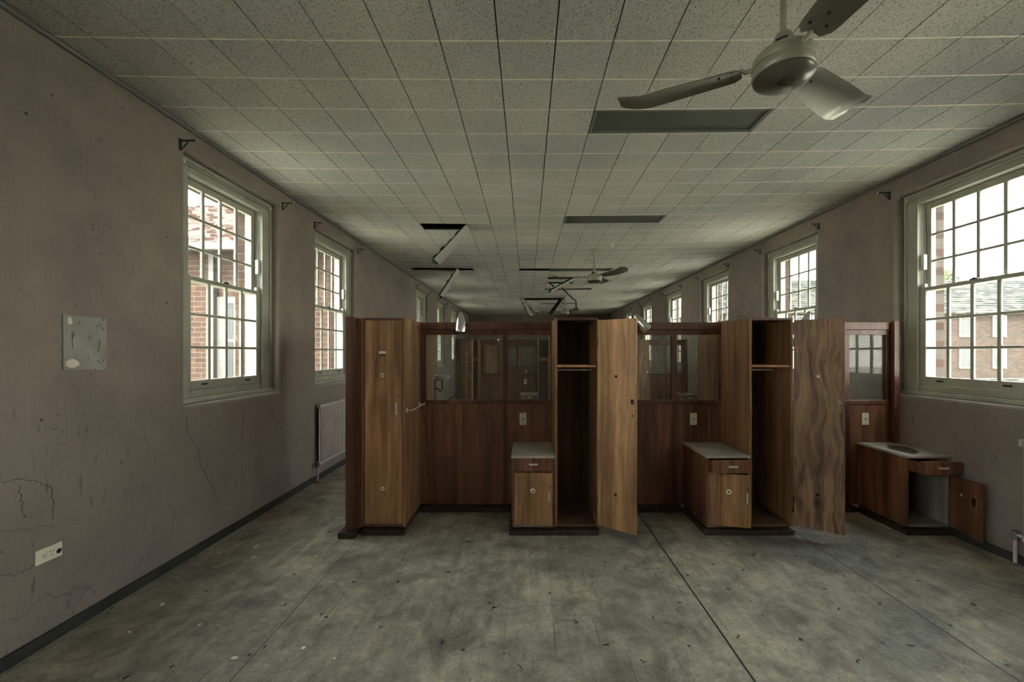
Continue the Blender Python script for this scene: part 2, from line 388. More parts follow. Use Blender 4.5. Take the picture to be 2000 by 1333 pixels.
# ------------------------------------------------------------------ setting
def struct(o): o['kind'] = 'structure'; return o

struct(MB().box(WL - WT, WR + WT, YB - .3, YE + .3, -0.12, 0).build('floor', M['floor']))

# windows: near edge and width along each wall
WIN_L = [(3.004, 1.13), (4.860, 1.13), (9.25, 1.13), (11.45, 1.13), (13.65, 1.13)]
WIN_LB = [(-2.2, 1.13), (-0.2, 1.13)]  # unseen windows behind the camera, added for room light
WIN_R = [(2.785 + 2.22 * k, 1.15) for k in range(6)]
WIN_RB = [(0.565, 1.15), (-1.655, 1.15)]  # right-hand windows behind the camera, unseen, likewise added for room light

def wall_mb(y0, y1, wins, z0, z1, shrink=0.0, zs=ZS, zh=ZH):
    # a plane with openings in the YZ plane at x = 0
    ys = sorted({y0, y1} | {a + shrink for a, _ in wins} | {a + b - shrink for a, b in wins}); zsn = [z0, zs, zh, z1]
    mb = MB(); idx = {}
    for i, y in enumerate(ys):
        for j, z in enumerate(zsn): idx[i, j] = len(mb.v); mb.v.append((0, y, z))
    for i in range(len(ys) - 1):
        mid = (ys[i] + ys[i+1]) / 2
        for j in range(3):
            if j == 1 and any(a < mid < a + b for a, b in wins): continue
            mb.f.append((idx[i, j], idx[i+1, j], idx[i+1, j+1], idx[i, j+1]))
    return mb
def make_wall(name, x, sign, wins, th, mat, shrink=0, zs=ZS, zh=ZH, bevel=0.035, y0=YB, y1=YE):
    me = bpy.data.meshes.new(name); mb = wall_mb(y0, y1, wins, -0.1 if bevel else -0.8, 3.34, shrink, zs, zh); me.from_pydata(mb.v, [], mb.f)
    import bmesh
    b = bmesh.new(); b.from_mesh(me)
    r = bmesh.ops.extrude_face_region(b, geom=b.faces[:] )
    bmesh.ops.translate(b, verts=[g for g in r['geom'] if isinstance(g, bmesh.types.BMVert)], vec=(sign * th, 0, 0))
    bmesh.ops.recalc_face_normals(b, faces=b.faces); b.to_mesh(me); b.free()
    me.materials.append(mat); o = bpy.data.objects.new(name, me); COL.objects.link(o); o.location = (x, 0, 0)
    if bevel:
        q = o.modifiers.new('edge', 'BEVEL'); q.width = bevel; q.segments = 5; q.limit_method = 'ANGLE'; q.angle_limit = R(35)
    return struct(o)
make_wall('wall_left', WL, -1, WIN_L + WIN_LB, 0.235, M['plaster'])
make_wall('wall_right', WR, 1, WIN_R + WIN_RB, 0.235, M['plaster'])
make_wall('wall_left_exterior', WL - 0.236, -1, WIN_L + WIN_LB, 0.135, M['brick_x'], 0.10, ZS + 0.03, ZH - 0.10, 0)
make_wall('wall_right_exterior', WR + 0.236, 1, WIN_R + WIN_RB, 0.135, M['brick_x'], 0.10, ZS + 0.03, ZH - 0.10, 0)
struct(MB().box(WL - .24, WR + .24, YE, YE + .25, -.1, 3.34).build('wall_back', M['plaster']))
struct(MB().box(WL - .24, WR + .24, YB - .25, YB, -.1, 3.34).build('wall_front', M['plaster']))
struct(MB().box(WL - WT, WR + WT, YB - .3, YE + .3, 3.75, 3.85).build('roof_slab', M['void']))
vd = MB()
for a in ((WL - WT, WL - WT + .05, YB - .3, YE + .3), (WR + WT - .05, WR + WT, YB - .3, YE + .3), (WL - WT, WR + WT, YB - .3, YB - .25), (WL - WT, WR + WT, YE + .25, YE + .3)):
    vd.box(a[0], a[1], a[2], a[3], 3.341, 3.75)
struct(vd.build('wall_roof_void', M['void']))
for nm, x0, x1 in (('baseboard_left', WL + .001, WL + .022), ('baseboard_right', WR - .022, WR - .001)):
    struct(MB().box(x0, x1, YB, YE, 0.001, 0.065).build(nm, M['skirting'], bevel=.006))
struct(MB().box(WL + .03, WR - .03, YE - .022, YE - .001, 0.001, 0.08).build('baseboard_back', M['skirting']))
for nm, x0, x1, z in (('trim_1', WL + .001, WL + .026, ceil_z(WL) - .03), ('trim_2', WR - .03, WR - .001, ceil_z(WR) - .03)):
    struct(MB().box(x0, x1, YB, YE, z, z + .026).build(nm, M['cornice'], bevel=.008))

# ceiling of 305 mm tiles, with the openings of the lights and of the lost tiles
X0 = 0.151; Y0 = 2.157
LIGHTS = [2, 9, 19, 27, 37]
HOLES = {}
def cell(i, j): return (i, j)
for j in LIGHTS:
    for i in range(1, 5): HOLES[i, j] = 1
for i, j in [(-5, 10), (-4, 10), (-7, 19), (-6, 19), (-5, 19), (-8, 19), (-1, 19), (0, 19), (1, 22), (2, 22), (1, 24), (2, 24)] + [(k, 34) for k in (-1, 0, 1, 2)] + [(k, 33) for k in (-1, 0, 1, 2)]:
    HOLES[i, j] = 1
tiles = MB(); tees = MB()
i0, i1 = -9, 11; j0, j1 = int(math.floor((YB - Y0) / T)), int(math.ceil((YE - Y0) / T))
G = 0.0022
for i in range(i0, i1 + 1):
    xa, xb = max(X0 + i * T, WL - .005), min(X0 + (i + 1) * T, WR + .005)
    if xb - xa < .01: continue
    for j in range(j0, j1):
        if (i, j) in HOLES: continue
        ya, yb = max(Y0 + j * T, YB - .005), min(Y0 + (j + 1) * T, YE + .005)
        if yb - ya < .01: continue
        za, zb = ceil_z(xa), ceil_z(xb); dz = random.uniform(-.0007, .0007)
        g = G
        h = .0034
        vs_ = [(xa+h, ya+g, za+dz), (xb-h, ya+g, zb+dz), (xb-h, yb-g, zb+dz), (xa+h, yb-g, za+dz),
               (xa+h, ya+g, za+.018), (xb-h, ya+g, zb+.018), (xb-h, yb-g, zb+.018), (xa+h, yb-g, za+.018)]
        tiles.add(vs_, [(0,3,2,1),(4,5,6,7),(0,1,5,4),(1,2,6,5),(2,3,7,6),(3,0,4,7)])
struct(tiles.build('ceiling', M['tile']))
# cross strips between the rows, a hair proud; cream paints in lit tile edges
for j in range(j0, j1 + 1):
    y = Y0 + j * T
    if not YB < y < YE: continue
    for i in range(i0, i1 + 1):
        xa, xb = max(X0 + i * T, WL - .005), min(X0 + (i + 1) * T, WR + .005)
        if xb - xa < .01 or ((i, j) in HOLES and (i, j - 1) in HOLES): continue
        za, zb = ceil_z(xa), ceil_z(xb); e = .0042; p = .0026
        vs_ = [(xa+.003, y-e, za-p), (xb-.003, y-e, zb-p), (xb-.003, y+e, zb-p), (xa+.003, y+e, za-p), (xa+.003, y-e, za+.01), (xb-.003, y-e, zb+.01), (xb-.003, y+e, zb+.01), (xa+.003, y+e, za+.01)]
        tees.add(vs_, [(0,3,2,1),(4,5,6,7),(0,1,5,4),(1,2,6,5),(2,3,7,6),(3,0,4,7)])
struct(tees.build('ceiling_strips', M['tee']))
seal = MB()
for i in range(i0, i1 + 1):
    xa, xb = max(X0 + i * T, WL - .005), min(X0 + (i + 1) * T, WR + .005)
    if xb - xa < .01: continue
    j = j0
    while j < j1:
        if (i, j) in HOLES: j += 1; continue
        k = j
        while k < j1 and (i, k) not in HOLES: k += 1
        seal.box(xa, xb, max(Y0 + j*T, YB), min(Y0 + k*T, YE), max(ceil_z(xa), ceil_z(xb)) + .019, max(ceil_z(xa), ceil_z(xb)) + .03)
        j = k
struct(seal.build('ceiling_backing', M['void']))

# ------------------------------------------------------------------ sash windows (built once, then copied)
def make_window():
    Wd = 1.128; h0, h1 = ZS + .002, ZH - .002
    t = thing('window_1', (0, 0, 0), None, None); t['kind'] = 'structure'
    d0 = IN; bx = 0.125
    fr = MB()
    # box frame: faces, linings, head and sill
    fr.box(.001, bx, d0, d0 + .022, h0, h1).box(Wd - bx, Wd - .001, d0, d0 + .022, h0, h1)
    fr.box(bx, Wd - bx, d0, d0 + .022, h1 - .105, h1)
    fr.box(.001, .03, d0 - .014, d0, h0 + .03, h1).box(Wd - .03, Wd - .001, d0 - .014, d0, h0 + .03, h1).box(.03, Wd - .03, d0 - .014, d0, h1 - .03, h1)
    fr.box(bx - .02, bx, d0 + .022, d0 + .15, h0, h1).box(Wd - bx, Wd - bx + .02, d0 + .022, d0 + .15, h0, h1)
    fr.box(bx, Wd - bx, d0 + .022, d0 + .15, h1 - .105, h1 - .085)
    fr.box(bx, bx + .014, d0 + .062, d0 + .072, h0 + .09, h1 - .105).box(Wd - bx - .014, Wd - bx, d0 + .062, d0 + .072, h0 + .09, h1 - .105)
    fr.box(.001, bx, d0 + .15, d0 + .172, h0, h1).box(Wd - bx, Wd - .001, d0 + .15, d0 + .172, h0, h1)
    fr.build('frame', M['frame_paint'], t, bevel=.004)
    sl = MB().box(.001, Wd - .001, d0 - .03, d0 + .17, h0, h0 + .035).box(bx - .02, Wd - bx + .02, d0 + .02, d0 + .17, h0 + .035, h0 + .09)
    sl.build('sill', M['frame_paint'], t, bevel=.005)
    def sash(name, dd, z0, z1, rb, rt):
        s = MB(); x0, x1 = bx + .002, Wd - bx - .002; st = .052
        s.box(x0, x0 + st, dd, dd + .036, z0, z1).box(x1 - st, x1, dd, dd + .036, z0, z1)
        s.box(x0 + st, x1 - st, dd, dd + .036, z0, z0 + rb).box(x0 + st, x1 - st, dd, dd + .036, z1 - rt, z1)
        gx0, gx1, gz0, gz1 = x0 + st, x1 - st, z0 + rb, z1 - rt
        for k in (1, 2, 3):
            c = gx0 + (gx1 - gx0) * k / 4; s.box(c - .013, c + .013, dd + .004, dd + .022, gz0, gz1)
        for k in (1, 2):
            c = gz0 + (gz1 - gz0) * k / 3; s.box(gx0, gx1, dd + .005, dd + .021, c - .011, c + .011)
        o = s.build(name, M['frame_paint'], t, bevel=.004)
        g = MB().box(gx0 - .004, gx1 + .004, dd + .017, dd + .019, gz0 - .004, gz1 + .004)
        go = g.build('glass_pane', M['glass'], o)
        return o
    lo = sash('lower_sash', d0 + .024, h0 + .092, 2.115, .075, .034)
    up = sash('upper_sash', d0 + .074, 2.08, h1 - .107, .034, .055)
    MB().box(.28, .34, d0 + .016, d0 + .0235, h0 + .125, h0 + .14).box(.79, .85, d0 + .016, d0 + .0235, h0 + .125, h0 + .14).build('sash_lift', M['black_metal'], lo, bevel=.003)
    MB().box(.54, .60, d0 + .03, d0 + .06, 2.1155, 2.127).box(.56, .575, d0 + .028, d0 + .085, 2.127, 2.135).build('sash_lock', M['black_metal'], lo, bevel=.003)
    for x, sg in ((bx + .016, 1), (Wd - bx - .016, -1)):
        c = MB().tube([(x, d0 + .045, 2.13), (x + .003*sg, d0 + .046, 2.45), (x, d0 + .045, 2.80)], .0035, 8)
        c.build('sash_cord', M['cornice'], t)
        MB().box(x - .012, x + .02, d0 + .026, d0 + .058, 2.28, 2.42).build('cord_weight', M['white_paint'], t, bevel=.004)
        a, b = (x - .012, x + .03) if sg > 0 else (x - .03, x + .012)
        MB().box(a, b, d0 + .026, d0 + .056, 2.116, 2.15).build('sash_horn', M['white_paint'], t, bevel=.01)
    rd = MB().tube([(.05, d0 - .022, h1 - .05), (Wd - .05, d0 - .022, h1 - .05)], .006, 8)
    rd.build('blind_rod', M['frame_paint'], t)
    for x in (.05, Wd - .05): MB().box(x - .012, x + .012, d0 - .034, d0 - .014, h1 - .064, h1 - .036).build('rod_clip', M['white_paint'], t, bevel=.003)
    return t
win0 = make_window(); used = False; wi = 1
def place_window(x, y, left, wd):
    global used, wi
    o = win0 if not used else copy_tree(win0)
    o.name = 'window_%d' % wi
    if left: o.location = (x, y + .001, 0); o.rotation_euler = (0, 0, R(90))
    else: o.location = (x, y + wd - (wd - 1.128) / 2, 0); o.rotation_euler = (0, 0, R(-90))
    used = True; wi += 1
for y, wd in WIN_L: place_window(WL, y, True, wd)
for y, wd in WIN_R: place_window(WR, y, False, wd)
for y, wd in WIN_LB: place_window(WL, y, True, wd)
for y, wd in WIN_RB: place_window(WR, y, False, wd)

# curtain brackets above the window corners
def make_bracket():
    t = thing('curtain_bracket', (0, 0, 0), 'b', 'bracket', 'curtain rail brackets above the windows')
    MB().box(0, .006, -.012, .012, -.07, .012).build('wall_plate', M['black_metal'], t, bevel=.002)
    m = MB().box(.006, .11, -.006, .006, -.004, .004); m.tube([(.006, 0, -.06), (.03, 0, -.045), (.06, 0, -.006)], .004, 8)
    m.build('arm', M['black_metal'], t)
    m = MB().lathe([(.001, -.008), (.007, -.005), (.009, 0), (.007, .005), (.001, .008)], 12, Matrix.Translation((.117, 0, 0)))
    m.build('end_knob', M['white_paint'], t, smooth=True)
    return t
br0 = make_bracket(); first = True
ordn = ['nearest', 'second', 'third', 'fourth', 'fifth', 'sixth']
for side, wins in (('left', WIN_L), ('right', WIN_R)):
    for k, (y, wd) in enumerate(wins):
        for nf, yy in (('near', y - .05), ('far', y + wd + .055)):
            if side == 'right' and k == 0 and nf == 'near': continue
            b = br0 if first else copy_tree(br0); first = False
            b.location = (WL + .001, yy, 3.045) if side == 'left' else (WR - .001, yy, 3.075)
            b.rotation_euler = (0, 0, 0 if side == 'left' else math.pi)
            b['label'] = 'black curtain bracket at the %s top corner of the %s %s window' % (nf, ordn[k], side)

# ------------------------------------------------------------------ ceiling lights
for k, j in enumerate(LIGHTS):
    xa, xb = X0 + T, X0 + 5 * T; ya = Y0 + j * T; yb = ya + T
    zmin = ceil_z(xa) - .004; zt = ceil_z(xb) + .03
    pos = ['nearest, right of the near fan', 'second from the viewer', 'third from the viewer, beyond the middle fan blades', 'fourth from the viewer', 'farthest'][k]
    t = thing('ceiling_light', ((xa+xb)/2, (ya+yb)/2, zmin), 'unlit grey-green recessed ceiling light panel, ' + pos, 'light', 'recessed light panels down the ceiling')
    cx, cy = (xa+xb)/2, (ya+yb)/2
    hw, hd = (xb-xa)/2 - .002, (yb-ya)/2 - .002; f_ = .022; sl = (ceil_z(xb) - ceil_z(xa)) / (2 * hw)
    m = MB()
    for b_ in ((-hw, hw, -hd, -hd + f_), (-hw, hw, hd - f_, hd), (-hw, -hw + f_, -hd + f_, hd - f_), (hw - f_, hw, -hd + f_, hd - f_)):
        m.box(b_[0], b_[1], b_[2], b_[3], 0, .05)
    for q in range(len(m.v)): m.v[q] = (m.v[q][0], m.v[q][1], m.v[q][2] + (m.v[q][0] + hw) * sl)
    m.build('frame', M['tee'] if False else M['cornice'], t, bevel=.003)
    m = MB().box(-hw + f_, hw - f_, -hd + f_, hd - f_, .016, .022)
    for q in range(len(m.v)): m.v[q] = (m.v[q][0], m.v[q][1], m.v[q][2] + (m.v[q][0] + hw) * sl)
    m.build('diffuser', M['diffuser'], t)
    if k == 1:
        MB().lathe([(.001, 0), (.03, .002), (.001, .004)], 20, Matrix.Translation((.42, 0, .030)) @ Matrix.Diagonal((1.6, 1, 1, 1))).build('burn_hole', M['dark_hole'], t)

# ------------------------------------------------------------------ loose ceiling panels hanging from the holes
def hang(name, label, x, y, ang, L=.61, wd=.29, z=None, rot=0, rag=True, turn=False):
    zz = (z or ceil_z(x)) - .004
    t = thing(name, (x, y + T / 2, zz), label, 'ceiling panel', 'loose ceiling panels hanging from the holes')
    t.rotation_euler = (0, ang, rot)
    m = MB()
    m.box(.002, L / 2 - .001, -wd/2, wd/2, -.018, 0).box(L / 2 + .001, L, -wd/2, wd/2, -.018, 0)
    flip = (ang > R(90)) != turn
    if flip: m.v = [(a, b, -c) for a, b, c in m.v]
    m.build('tile_face', M['tile'], t, bevel=.002)
    b = MB(); n = 9; rr = random.Random(int(abs(x * 100) + y * 10))
    for k in range(n):
        a = L * k / n; b.box(a, a + L / n - .002, -wd/2 + rr.uniform(0, .02), wd/2 - rr.uniform(0, .02), .001, .014 + rr.uniform(0, .02))
    for k in range(7 if rag else 0):
        yy = rr.uniform(-wd/2, wd/2 - .03); b.box(L, L + rr.uniform(.01, .05), yy, yy + .025, -.01, .012)
    if flip: b.v = [(p, q, -c) for p, q, c in b.v]
    b.build('torn_backing', M['backing'], t)
    return t
# angle: rotation about Y; local +x direction after rotation by a is (cos a, 0, -sin a)
hang('hanging_ceiling_panel', 'pale two-tile panel hanging from the nearest dark hole in the ceiling', X0 - 3*T - .005, Y0 + 10*T, R(180 - 47))
hang('hanging_ceiling_panel', 'loose panel hanging from the long hole beside the left wall', X0 - 5*T + .015, Y0 + 19*T, R(180 - 57), L=.62)
hang('hanging_ceiling_panel', 'loose panel slanting down just behind the middle ceiling fan', X0 + 3*T - .02, Y0 + 22*T, R(180 - 28), L=.6, wd=.28)
hang('hanging_ceiling_panel', 'short loose panel hanging from the hole beyond the middle fan', X0 + 1*T + .015, Y0 + 24*T, R(38), L=.3, wd=.28, rag=False)
hang('hanging_ceiling_panel', 'outer of two loose panels on the left of the farthest ceiling hole', X0 - 1*T + .01, Y0 + 33*T, R(61), L=.61, rag=True, rot=R(-24), turn=True)
hang('hanging_ceiling_panel', 'inner of two loose panels on the left of the farthest ceiling hole', X0 - 1*T + .06, Y0 + 34*T, R(44), L=.58, rag=True, rot=R(-24), turn=True)
hang('hanging_ceiling_panel', 'loose panel on the right of the farthest ceiling hole', X0 + 3*T - .01, Y0 + 33*T, R(180 - 51), L=.61, rag=True, rot=R(24))
m = MB().tube([(X0 + 2.2*T, Y0 + 24.5*T, ZC - .12), (X0 + 3.0*T, Y0 + 24.5*T, ZC - .36), (X0 + 3.25*T, Y0 + 24.5*T, ZC - .42), (X0 + 3.3*T, Y0 + 24.5*T, ZC - .62)], .016, 8)
m.tube([(X0 + 1.9*T, Y0 + 24.5*T, 3.749), (X0 + 1.9*T, Y0 + 24.5*T, ZC + .03), (X0 + 2.2*T, Y0 + 24.5*T, ZC - .12)], .012, 8)
tag(m.build('hanging_conduit', M['backing']), 'bent dark conduit dangling from the hole beyond the middle fan', 'conduit')
# smoke detector
t = thing('ceiling_sensor', (1.27, 6.16, ceil_z(1.27) - .001), 'small white sensor fitting on the ceiling just in front of the middle fan', 'sensor')
MB().lathe([(.035, 0), (.035, -.012), (.02, -.02), (.02, -.034)], 20).build('base', M['white_paint'], t, smooth=True)
MB().box(-.012, .04, -.012, .012, -.05, -.035).build('arm', M['plastic'], t, bevel=.003)

# ------------------------------------------------------------------ ceiling fans
def make_fan(rot, label, x, y, zh=2.72, tilt=(0, 0)):
    t = thing('ceiling_fan', (x, y, ceil_z(x) - .002), label, 'ceiling fan', 'three-bladed ceiling fans down the room')
    zt = ceil_z(x) - .002
    D = zh - zt                          # hub height relative to the ceiling
    MB().lathe([(.052, 0), (.052, -.012), (.040, -.05), (.022, -.11), (.016, -.125)], 28).build('canopy', M['fan_metal'], t, smooth=True)
    MB().lathe([(.0125, -.11), (.0125, D + .12)], 16).build('down_rod', M['fan_metal'], t, smooth=True)
    MB().lathe([(.014, D + .135), (.03, D + .13), (.042, D + .10), (.052, D + .05), (.056, D + .04)], 32).build('upper_housing', M['fan_metal'], t, smooth=True)
    lb = MB()
    for k in range(5):
        a = R(-152 + k * 11); lb.add([Matrix.Rotation(a, 4, 'Z') @ Vector(v) + Vector((0, 0, D)) for v in
            [(.045, -.003, .06), (.054, -.003, .06), (.054, .003, .06), (.045, .003, .06), (.036, -.003, .095), (.047, -.003, .095), (.047, .003, .095), (.036, .003, .095)]],
            [(0,3,2,1),(4,5,6,7),(0,1,5,4),(1,2,6,5),(2,3,7,6),(3,0,4,7)])
    lb.build('vent_slots', M['dark_hole'], t)
    MB().lathe([(.05, D + .062), (.080, D + .058), (.106, D + .046), (.119, D + .026), (.121, D + .006), (.119, D - .002), (.113, D - .006), (.113, D - .016), (.118, D - .020), (.118, D - .038), (.114, D - .044)], 56).build('motor_drum', M['fan_metal'], t, smooth=True)
    MB().lathe([(.113, D - .0445), (.1135, D - .052), (.104, D - .062), (.084, D - .073), (.056, D - .081), (.028, D - .085), (.004, D - .086)], 56).build('motor_bowl', M['fan_bowl'], t, smooth=True)
    for b in range(3):
        a = rot + b * 2 * math.pi / 3
        RM = Matrix.Translation((0, 0, D + .012)) @ Matrix.Rotation(a, 4, 'Z')
        P = RM @ Matrix.Rotation(R(-11), 4, 'X')
        m = MB(); nx, ny = 22, 9; top = []; r0, r1 = .155, .70
        for i in range(nx + 1):
            u = i / nx; r = r0 + (r1 - r0) * u
            wd = .066 + .022 * min(1, u * 1.6)
            if u < .10: wd *= .55 + .45 * math.sqrt(max(0, 1 - ((.10 - u) / .10) ** 2))
            if u > .90: wd *= .55 + .45 * math.sqrt(max(0, 1 - ((u - .90) / .10) ** 2))
            lift = .032 * max(0, (u - .76) / .24) ** 1.2
            for j in range(ny + 1):
                s = -1 + 2 * j / ny; top.append((r, s * wd, .012 * (1 - s * s) + lift))
        nb = len(top); vs_ = top + [(p[0], p[1], p[2] - .003) for p in top]; fs_ = []
        for i in range(nx):
            for j in range(ny):
                q = i * (ny + 1) + j; fs_ += [(q, q+1, q+ny+2, q+ny+1), (nb+q, nb+q+ny+1, nb+q+ny+2, nb+q+1)]
        ring = [j for j in range(ny + 1)] + [i*(ny+1)+ny for i in range(1, nx+1)] + [nx*(ny+1)+j for j in range(ny-1, -1, -1)] + [i*(ny+1) for i in range(nx-1, 0, -1)]
        for k in range(len(ring)):
            p, q = ring[k], ring[(k+1) % len(ring)]; fs_.append((p, nb+p, nb+q, q))
        m.add([P @ Vector(v) for v in vs_], fs_)
        bo = m.build('blade', M['fan_blade'], t, smooth=True)
        arm = MB().tube([RM @ Vector((.10, 0, .0)), RM @ Vector((.14, 0, .004)), P @ Vector((.165, 0, .017))], [.010, .009, .007], 8)
        arm.build('blade_arm', M['fan_metal'], t, smooth=True)
        for (r, s) in ((.195, .032), (.195, -.032), (.245, 0)):
            MB().lathe([(.006, -.004), (.006, -.0005)], 10, P @ Matrix.Translation((r, s, .009))).build('screw', M['black_metal'], bo)
    return t
make_fan(R(152), 'large dusty ceiling fan with curved blades, nearest the viewer', 1.075, 1.72)
make_fan(R(180), 'cream three-bladed ceiling fan in the middle of the room', 1.075, 6.55, 2.71)
make_fan(R(172), 'farthest ceiling fan, behind the loose ceiling panels', 1.10, 11.9, 2.70)

# ------------------------------------------------------------------ lockers
LW, LD, LH = 0.36, 0.508, 1.808
def handle(parent, x, z, vertical=True, y=-.012, L=.10):
    m = MB()
    if vertical: m.box(x - .006, x + .006, y - .02, y - .012, z - L/2, z + L/2).box(x - .005, x + .005, y - .013, y, z - L/2, z - L/2 + .012).box(x - .005, x + .005, y - .013, y, z + L/2 - .012, z + L/2)
    else: m.box(x - L/2, x + L/2, y - .02, y - .012, z - .007, z + .007).box(x - L/2, x - L/2 + .01, y - .013, y, z - .005, z + .005).box(x + L/2 - .01, x + L/2, y - .013, y, z - .005, z + .005)
    return m.build('handle', M['aluminium'], parent, bevel=.002)
def disc(parent, x, z, r=.017, y=-.0095, name='number_disc', mat='plastic', hole=True):
    MX = Matrix.Translation((x, y, z)) @ Matrix.Rotation(R(90), 4, 'X')
    o = MB().lathe([(r, 0), (r, .002), (r * .82, .004)], 24, MX).build(name, M[mat], parent)
    if hole: MB().lathe([(r * .5, .0045), (r * .42, .0055)], 20, MX).build('disc_centre', M['cornice'], o)
    return o
def make_locker(door, wide=0.326):
    """door: (hinge side, rotation) - mesh runs +x from the hinge"""
    t = thing('locker', (0, 0, 0), 'l', 'locker')
    th = .018
    MB().box(0, th, .001, LD, .065, LH).build('side_panel', M['side_wood'], t, bevel=.0015)
    MB().box(LW - th, LW, .001, LD, .065, LH).build('side_panel', M['side_wood'], t, bevel=.0015)
    MB().box(th, LW - th, .001, LD, LH - .02, LH - .001).build('top_panel', M['red_wood'], t, bevel=.0015)
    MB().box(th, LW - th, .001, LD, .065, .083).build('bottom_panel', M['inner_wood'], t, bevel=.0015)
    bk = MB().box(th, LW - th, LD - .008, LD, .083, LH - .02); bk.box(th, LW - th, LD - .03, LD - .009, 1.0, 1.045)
    bk.build('back_panel', M['inner_wood'], t)
    MB().box(.01, LW - .01, .03, LD, 0.001, .064).box(-.0, LW + .0, -.025, .03, .001, .042).build('plinth', M['base_wood'], t, bevel=.004)
    sh = MB().box(th, LW - th, .012, LD - .01, 1.395, 1.413).build('shelf', M['bare_wood'], t, bevel=.002)
    MB().tube([(th, .25, 1.365), (LW - th, .25, 1.365)], .008, 12).build('hanging_rail', M['aluminium'], t, smooth=True)
    side, ang = door
    hx = th - .002 if side == 'L' else LW - th + .006
    return t, hx, ang
def locker_door(t, hx, ang, mat, closed, z0=.086, z1=1.787, wd=.326, hy=.0):
    d = MB().box(.001, wd, -.009, .009, z0, z1).build('door', M[mat], t, bevel=.002)
    d.location = (hx, hy, 0); d.rotation_euler = (0, 0, ang)
    if closed:
        handle(d, wd - .045, 1.05, y=-.0095); disc(d, .15, 1.328); disc(d, .15, .382)
        MB().box(.12, .18, -.014, -.0095, 1.508, 1.53).build('label_holder', M['plastic'], d, bevel=.002)
        MB().box(.13, .17, -.0115, -.0095, 1.492, 1.502).build('holder_clip', M['black_metal'], d)
        disc(d, wd - .03, 1.155, .005, name='keyhole', mat='dark_hole', hole=False)
    else:
        disc(d, .165, 1.325, .011, name='bolt_head', mat='plastic' if mat == 'figured_wood' else 'dark_hole', hole=False)
        disc(d, .16, .37, .012, name='bolt_hole', mat='dark_hole', hole=False)
        lk = MB().box(wd - .045, wd - .02, -.016, -.0095, 1.11, 1.15).build('lock_case', M['black_metal'] if mat != 'figured_wood' else M['chrome'], d, bevel=.002)
        disc(d, wd - .03, 1.02, .006, name='keyhole', mat='dark_hole', hole=False)
        for z in (.3, 1.6): MB().tube([(.0, -.006, z - .03), (.0, -.006, z + .03)], .005, 8).build('hinge', M['black_metal'], d)
    return d

LX = (-1.38, 0.235, 1.857); YF, YP = 3.42, 3.93
# row one, facing the viewer
l1, hx, an = make_locker(('L', 0)); locker_door(l1, .0245, 0, 'door_wood', True, wd=.312, hy=.010)
l2, hx, an = make_locker(('R', 0)); locker_door(l2, LW - .006, R(-36.5), 'bare_wood', False, wd=.335, hy=-.012)
l3, hx, an = make_locker(('R', 0)); locker_door(l3, LW - .0, R(-36.5), 'figured_wood', False, wd=.336, hy=-.012)
for l, x in ((l1, LX[0]), (l2, LX[1]), (l3, LX[2])): l.location = (x, YF, 0)
l1['label'] = 'closed brown wooden locker with two round discs at the left end of the near row'
l2['label'] = 'open wooden locker with pale ply door in the middle of the near row'
l3['label'] = 'open wooden locker with swirling grain door on the right of the near row'
for l in (l1, l2, l3): l['group'] = 'lockers of the near row'
# towel rail on the side of locker 1
t = thing('towel_rail', (LX[0] + LW + .001, YF + .03, 1.03), 'chrome towel rail on the side of the closed locker', 'towel rail')
MB().tube([(.04, .02, .0), (.055, .05, .005), (.055, .42, .01)], .006, 10).build('bar', M['aluminium'], t, smooth=True)
for y in (.02, .42): MB().box(0, .006, y - .015, y + .015, -.02, .02).box(.006, .05, y - .006, y + .006, -.006, .006).build('bracket', M['aluminium'], t, bevel=.002)
# dry twigs on locker 3
m = MB()
rr = random.Random(3)
for k in range(7):
    a = rr.uniform(0, 6.28); x, y = rr.uniform(-.06, .06), rr.uniform(-.03, .03); h = rr.uniform(.02, .055)
    m.tube([(x, y, .002), (x + .02*math.cos(a), y + .02*math.sin(a), h*.6), (x + .05*math.cos(a), y + .04*math.sin(a), h)], [.002, .0015, .001], 5)
o = m.build('dry_twigs', M['leaf']); o.location = (LX[2] + .02, YF + .12, LH + .001)
for k in range(12):
    a = rr.uniform(0, 6.28); x, y, z = rr.uniform(-.08, .08), rr.uniform(-.05, .05), rr.uniform(.01, .055)
    l = MB(); s = .010; l.add([(x, y, z), (x + s*math.cos(a), y + s*math.sin(a), z + .006), (x + 2.2*s*math.cos(a), y + 2.2*s*math.sin(a), z), (x + s*math.cos(a) - .006*math.sin(a), y + s*math.sin(a) + .006*math.cos(a), z - .001)], [(0,1,2,3)])
    l.build('leaf', M['leaf'], o)
tag(o, 'little tuft of dry twigs lying on top of the right-hand open locker', 'twigs')

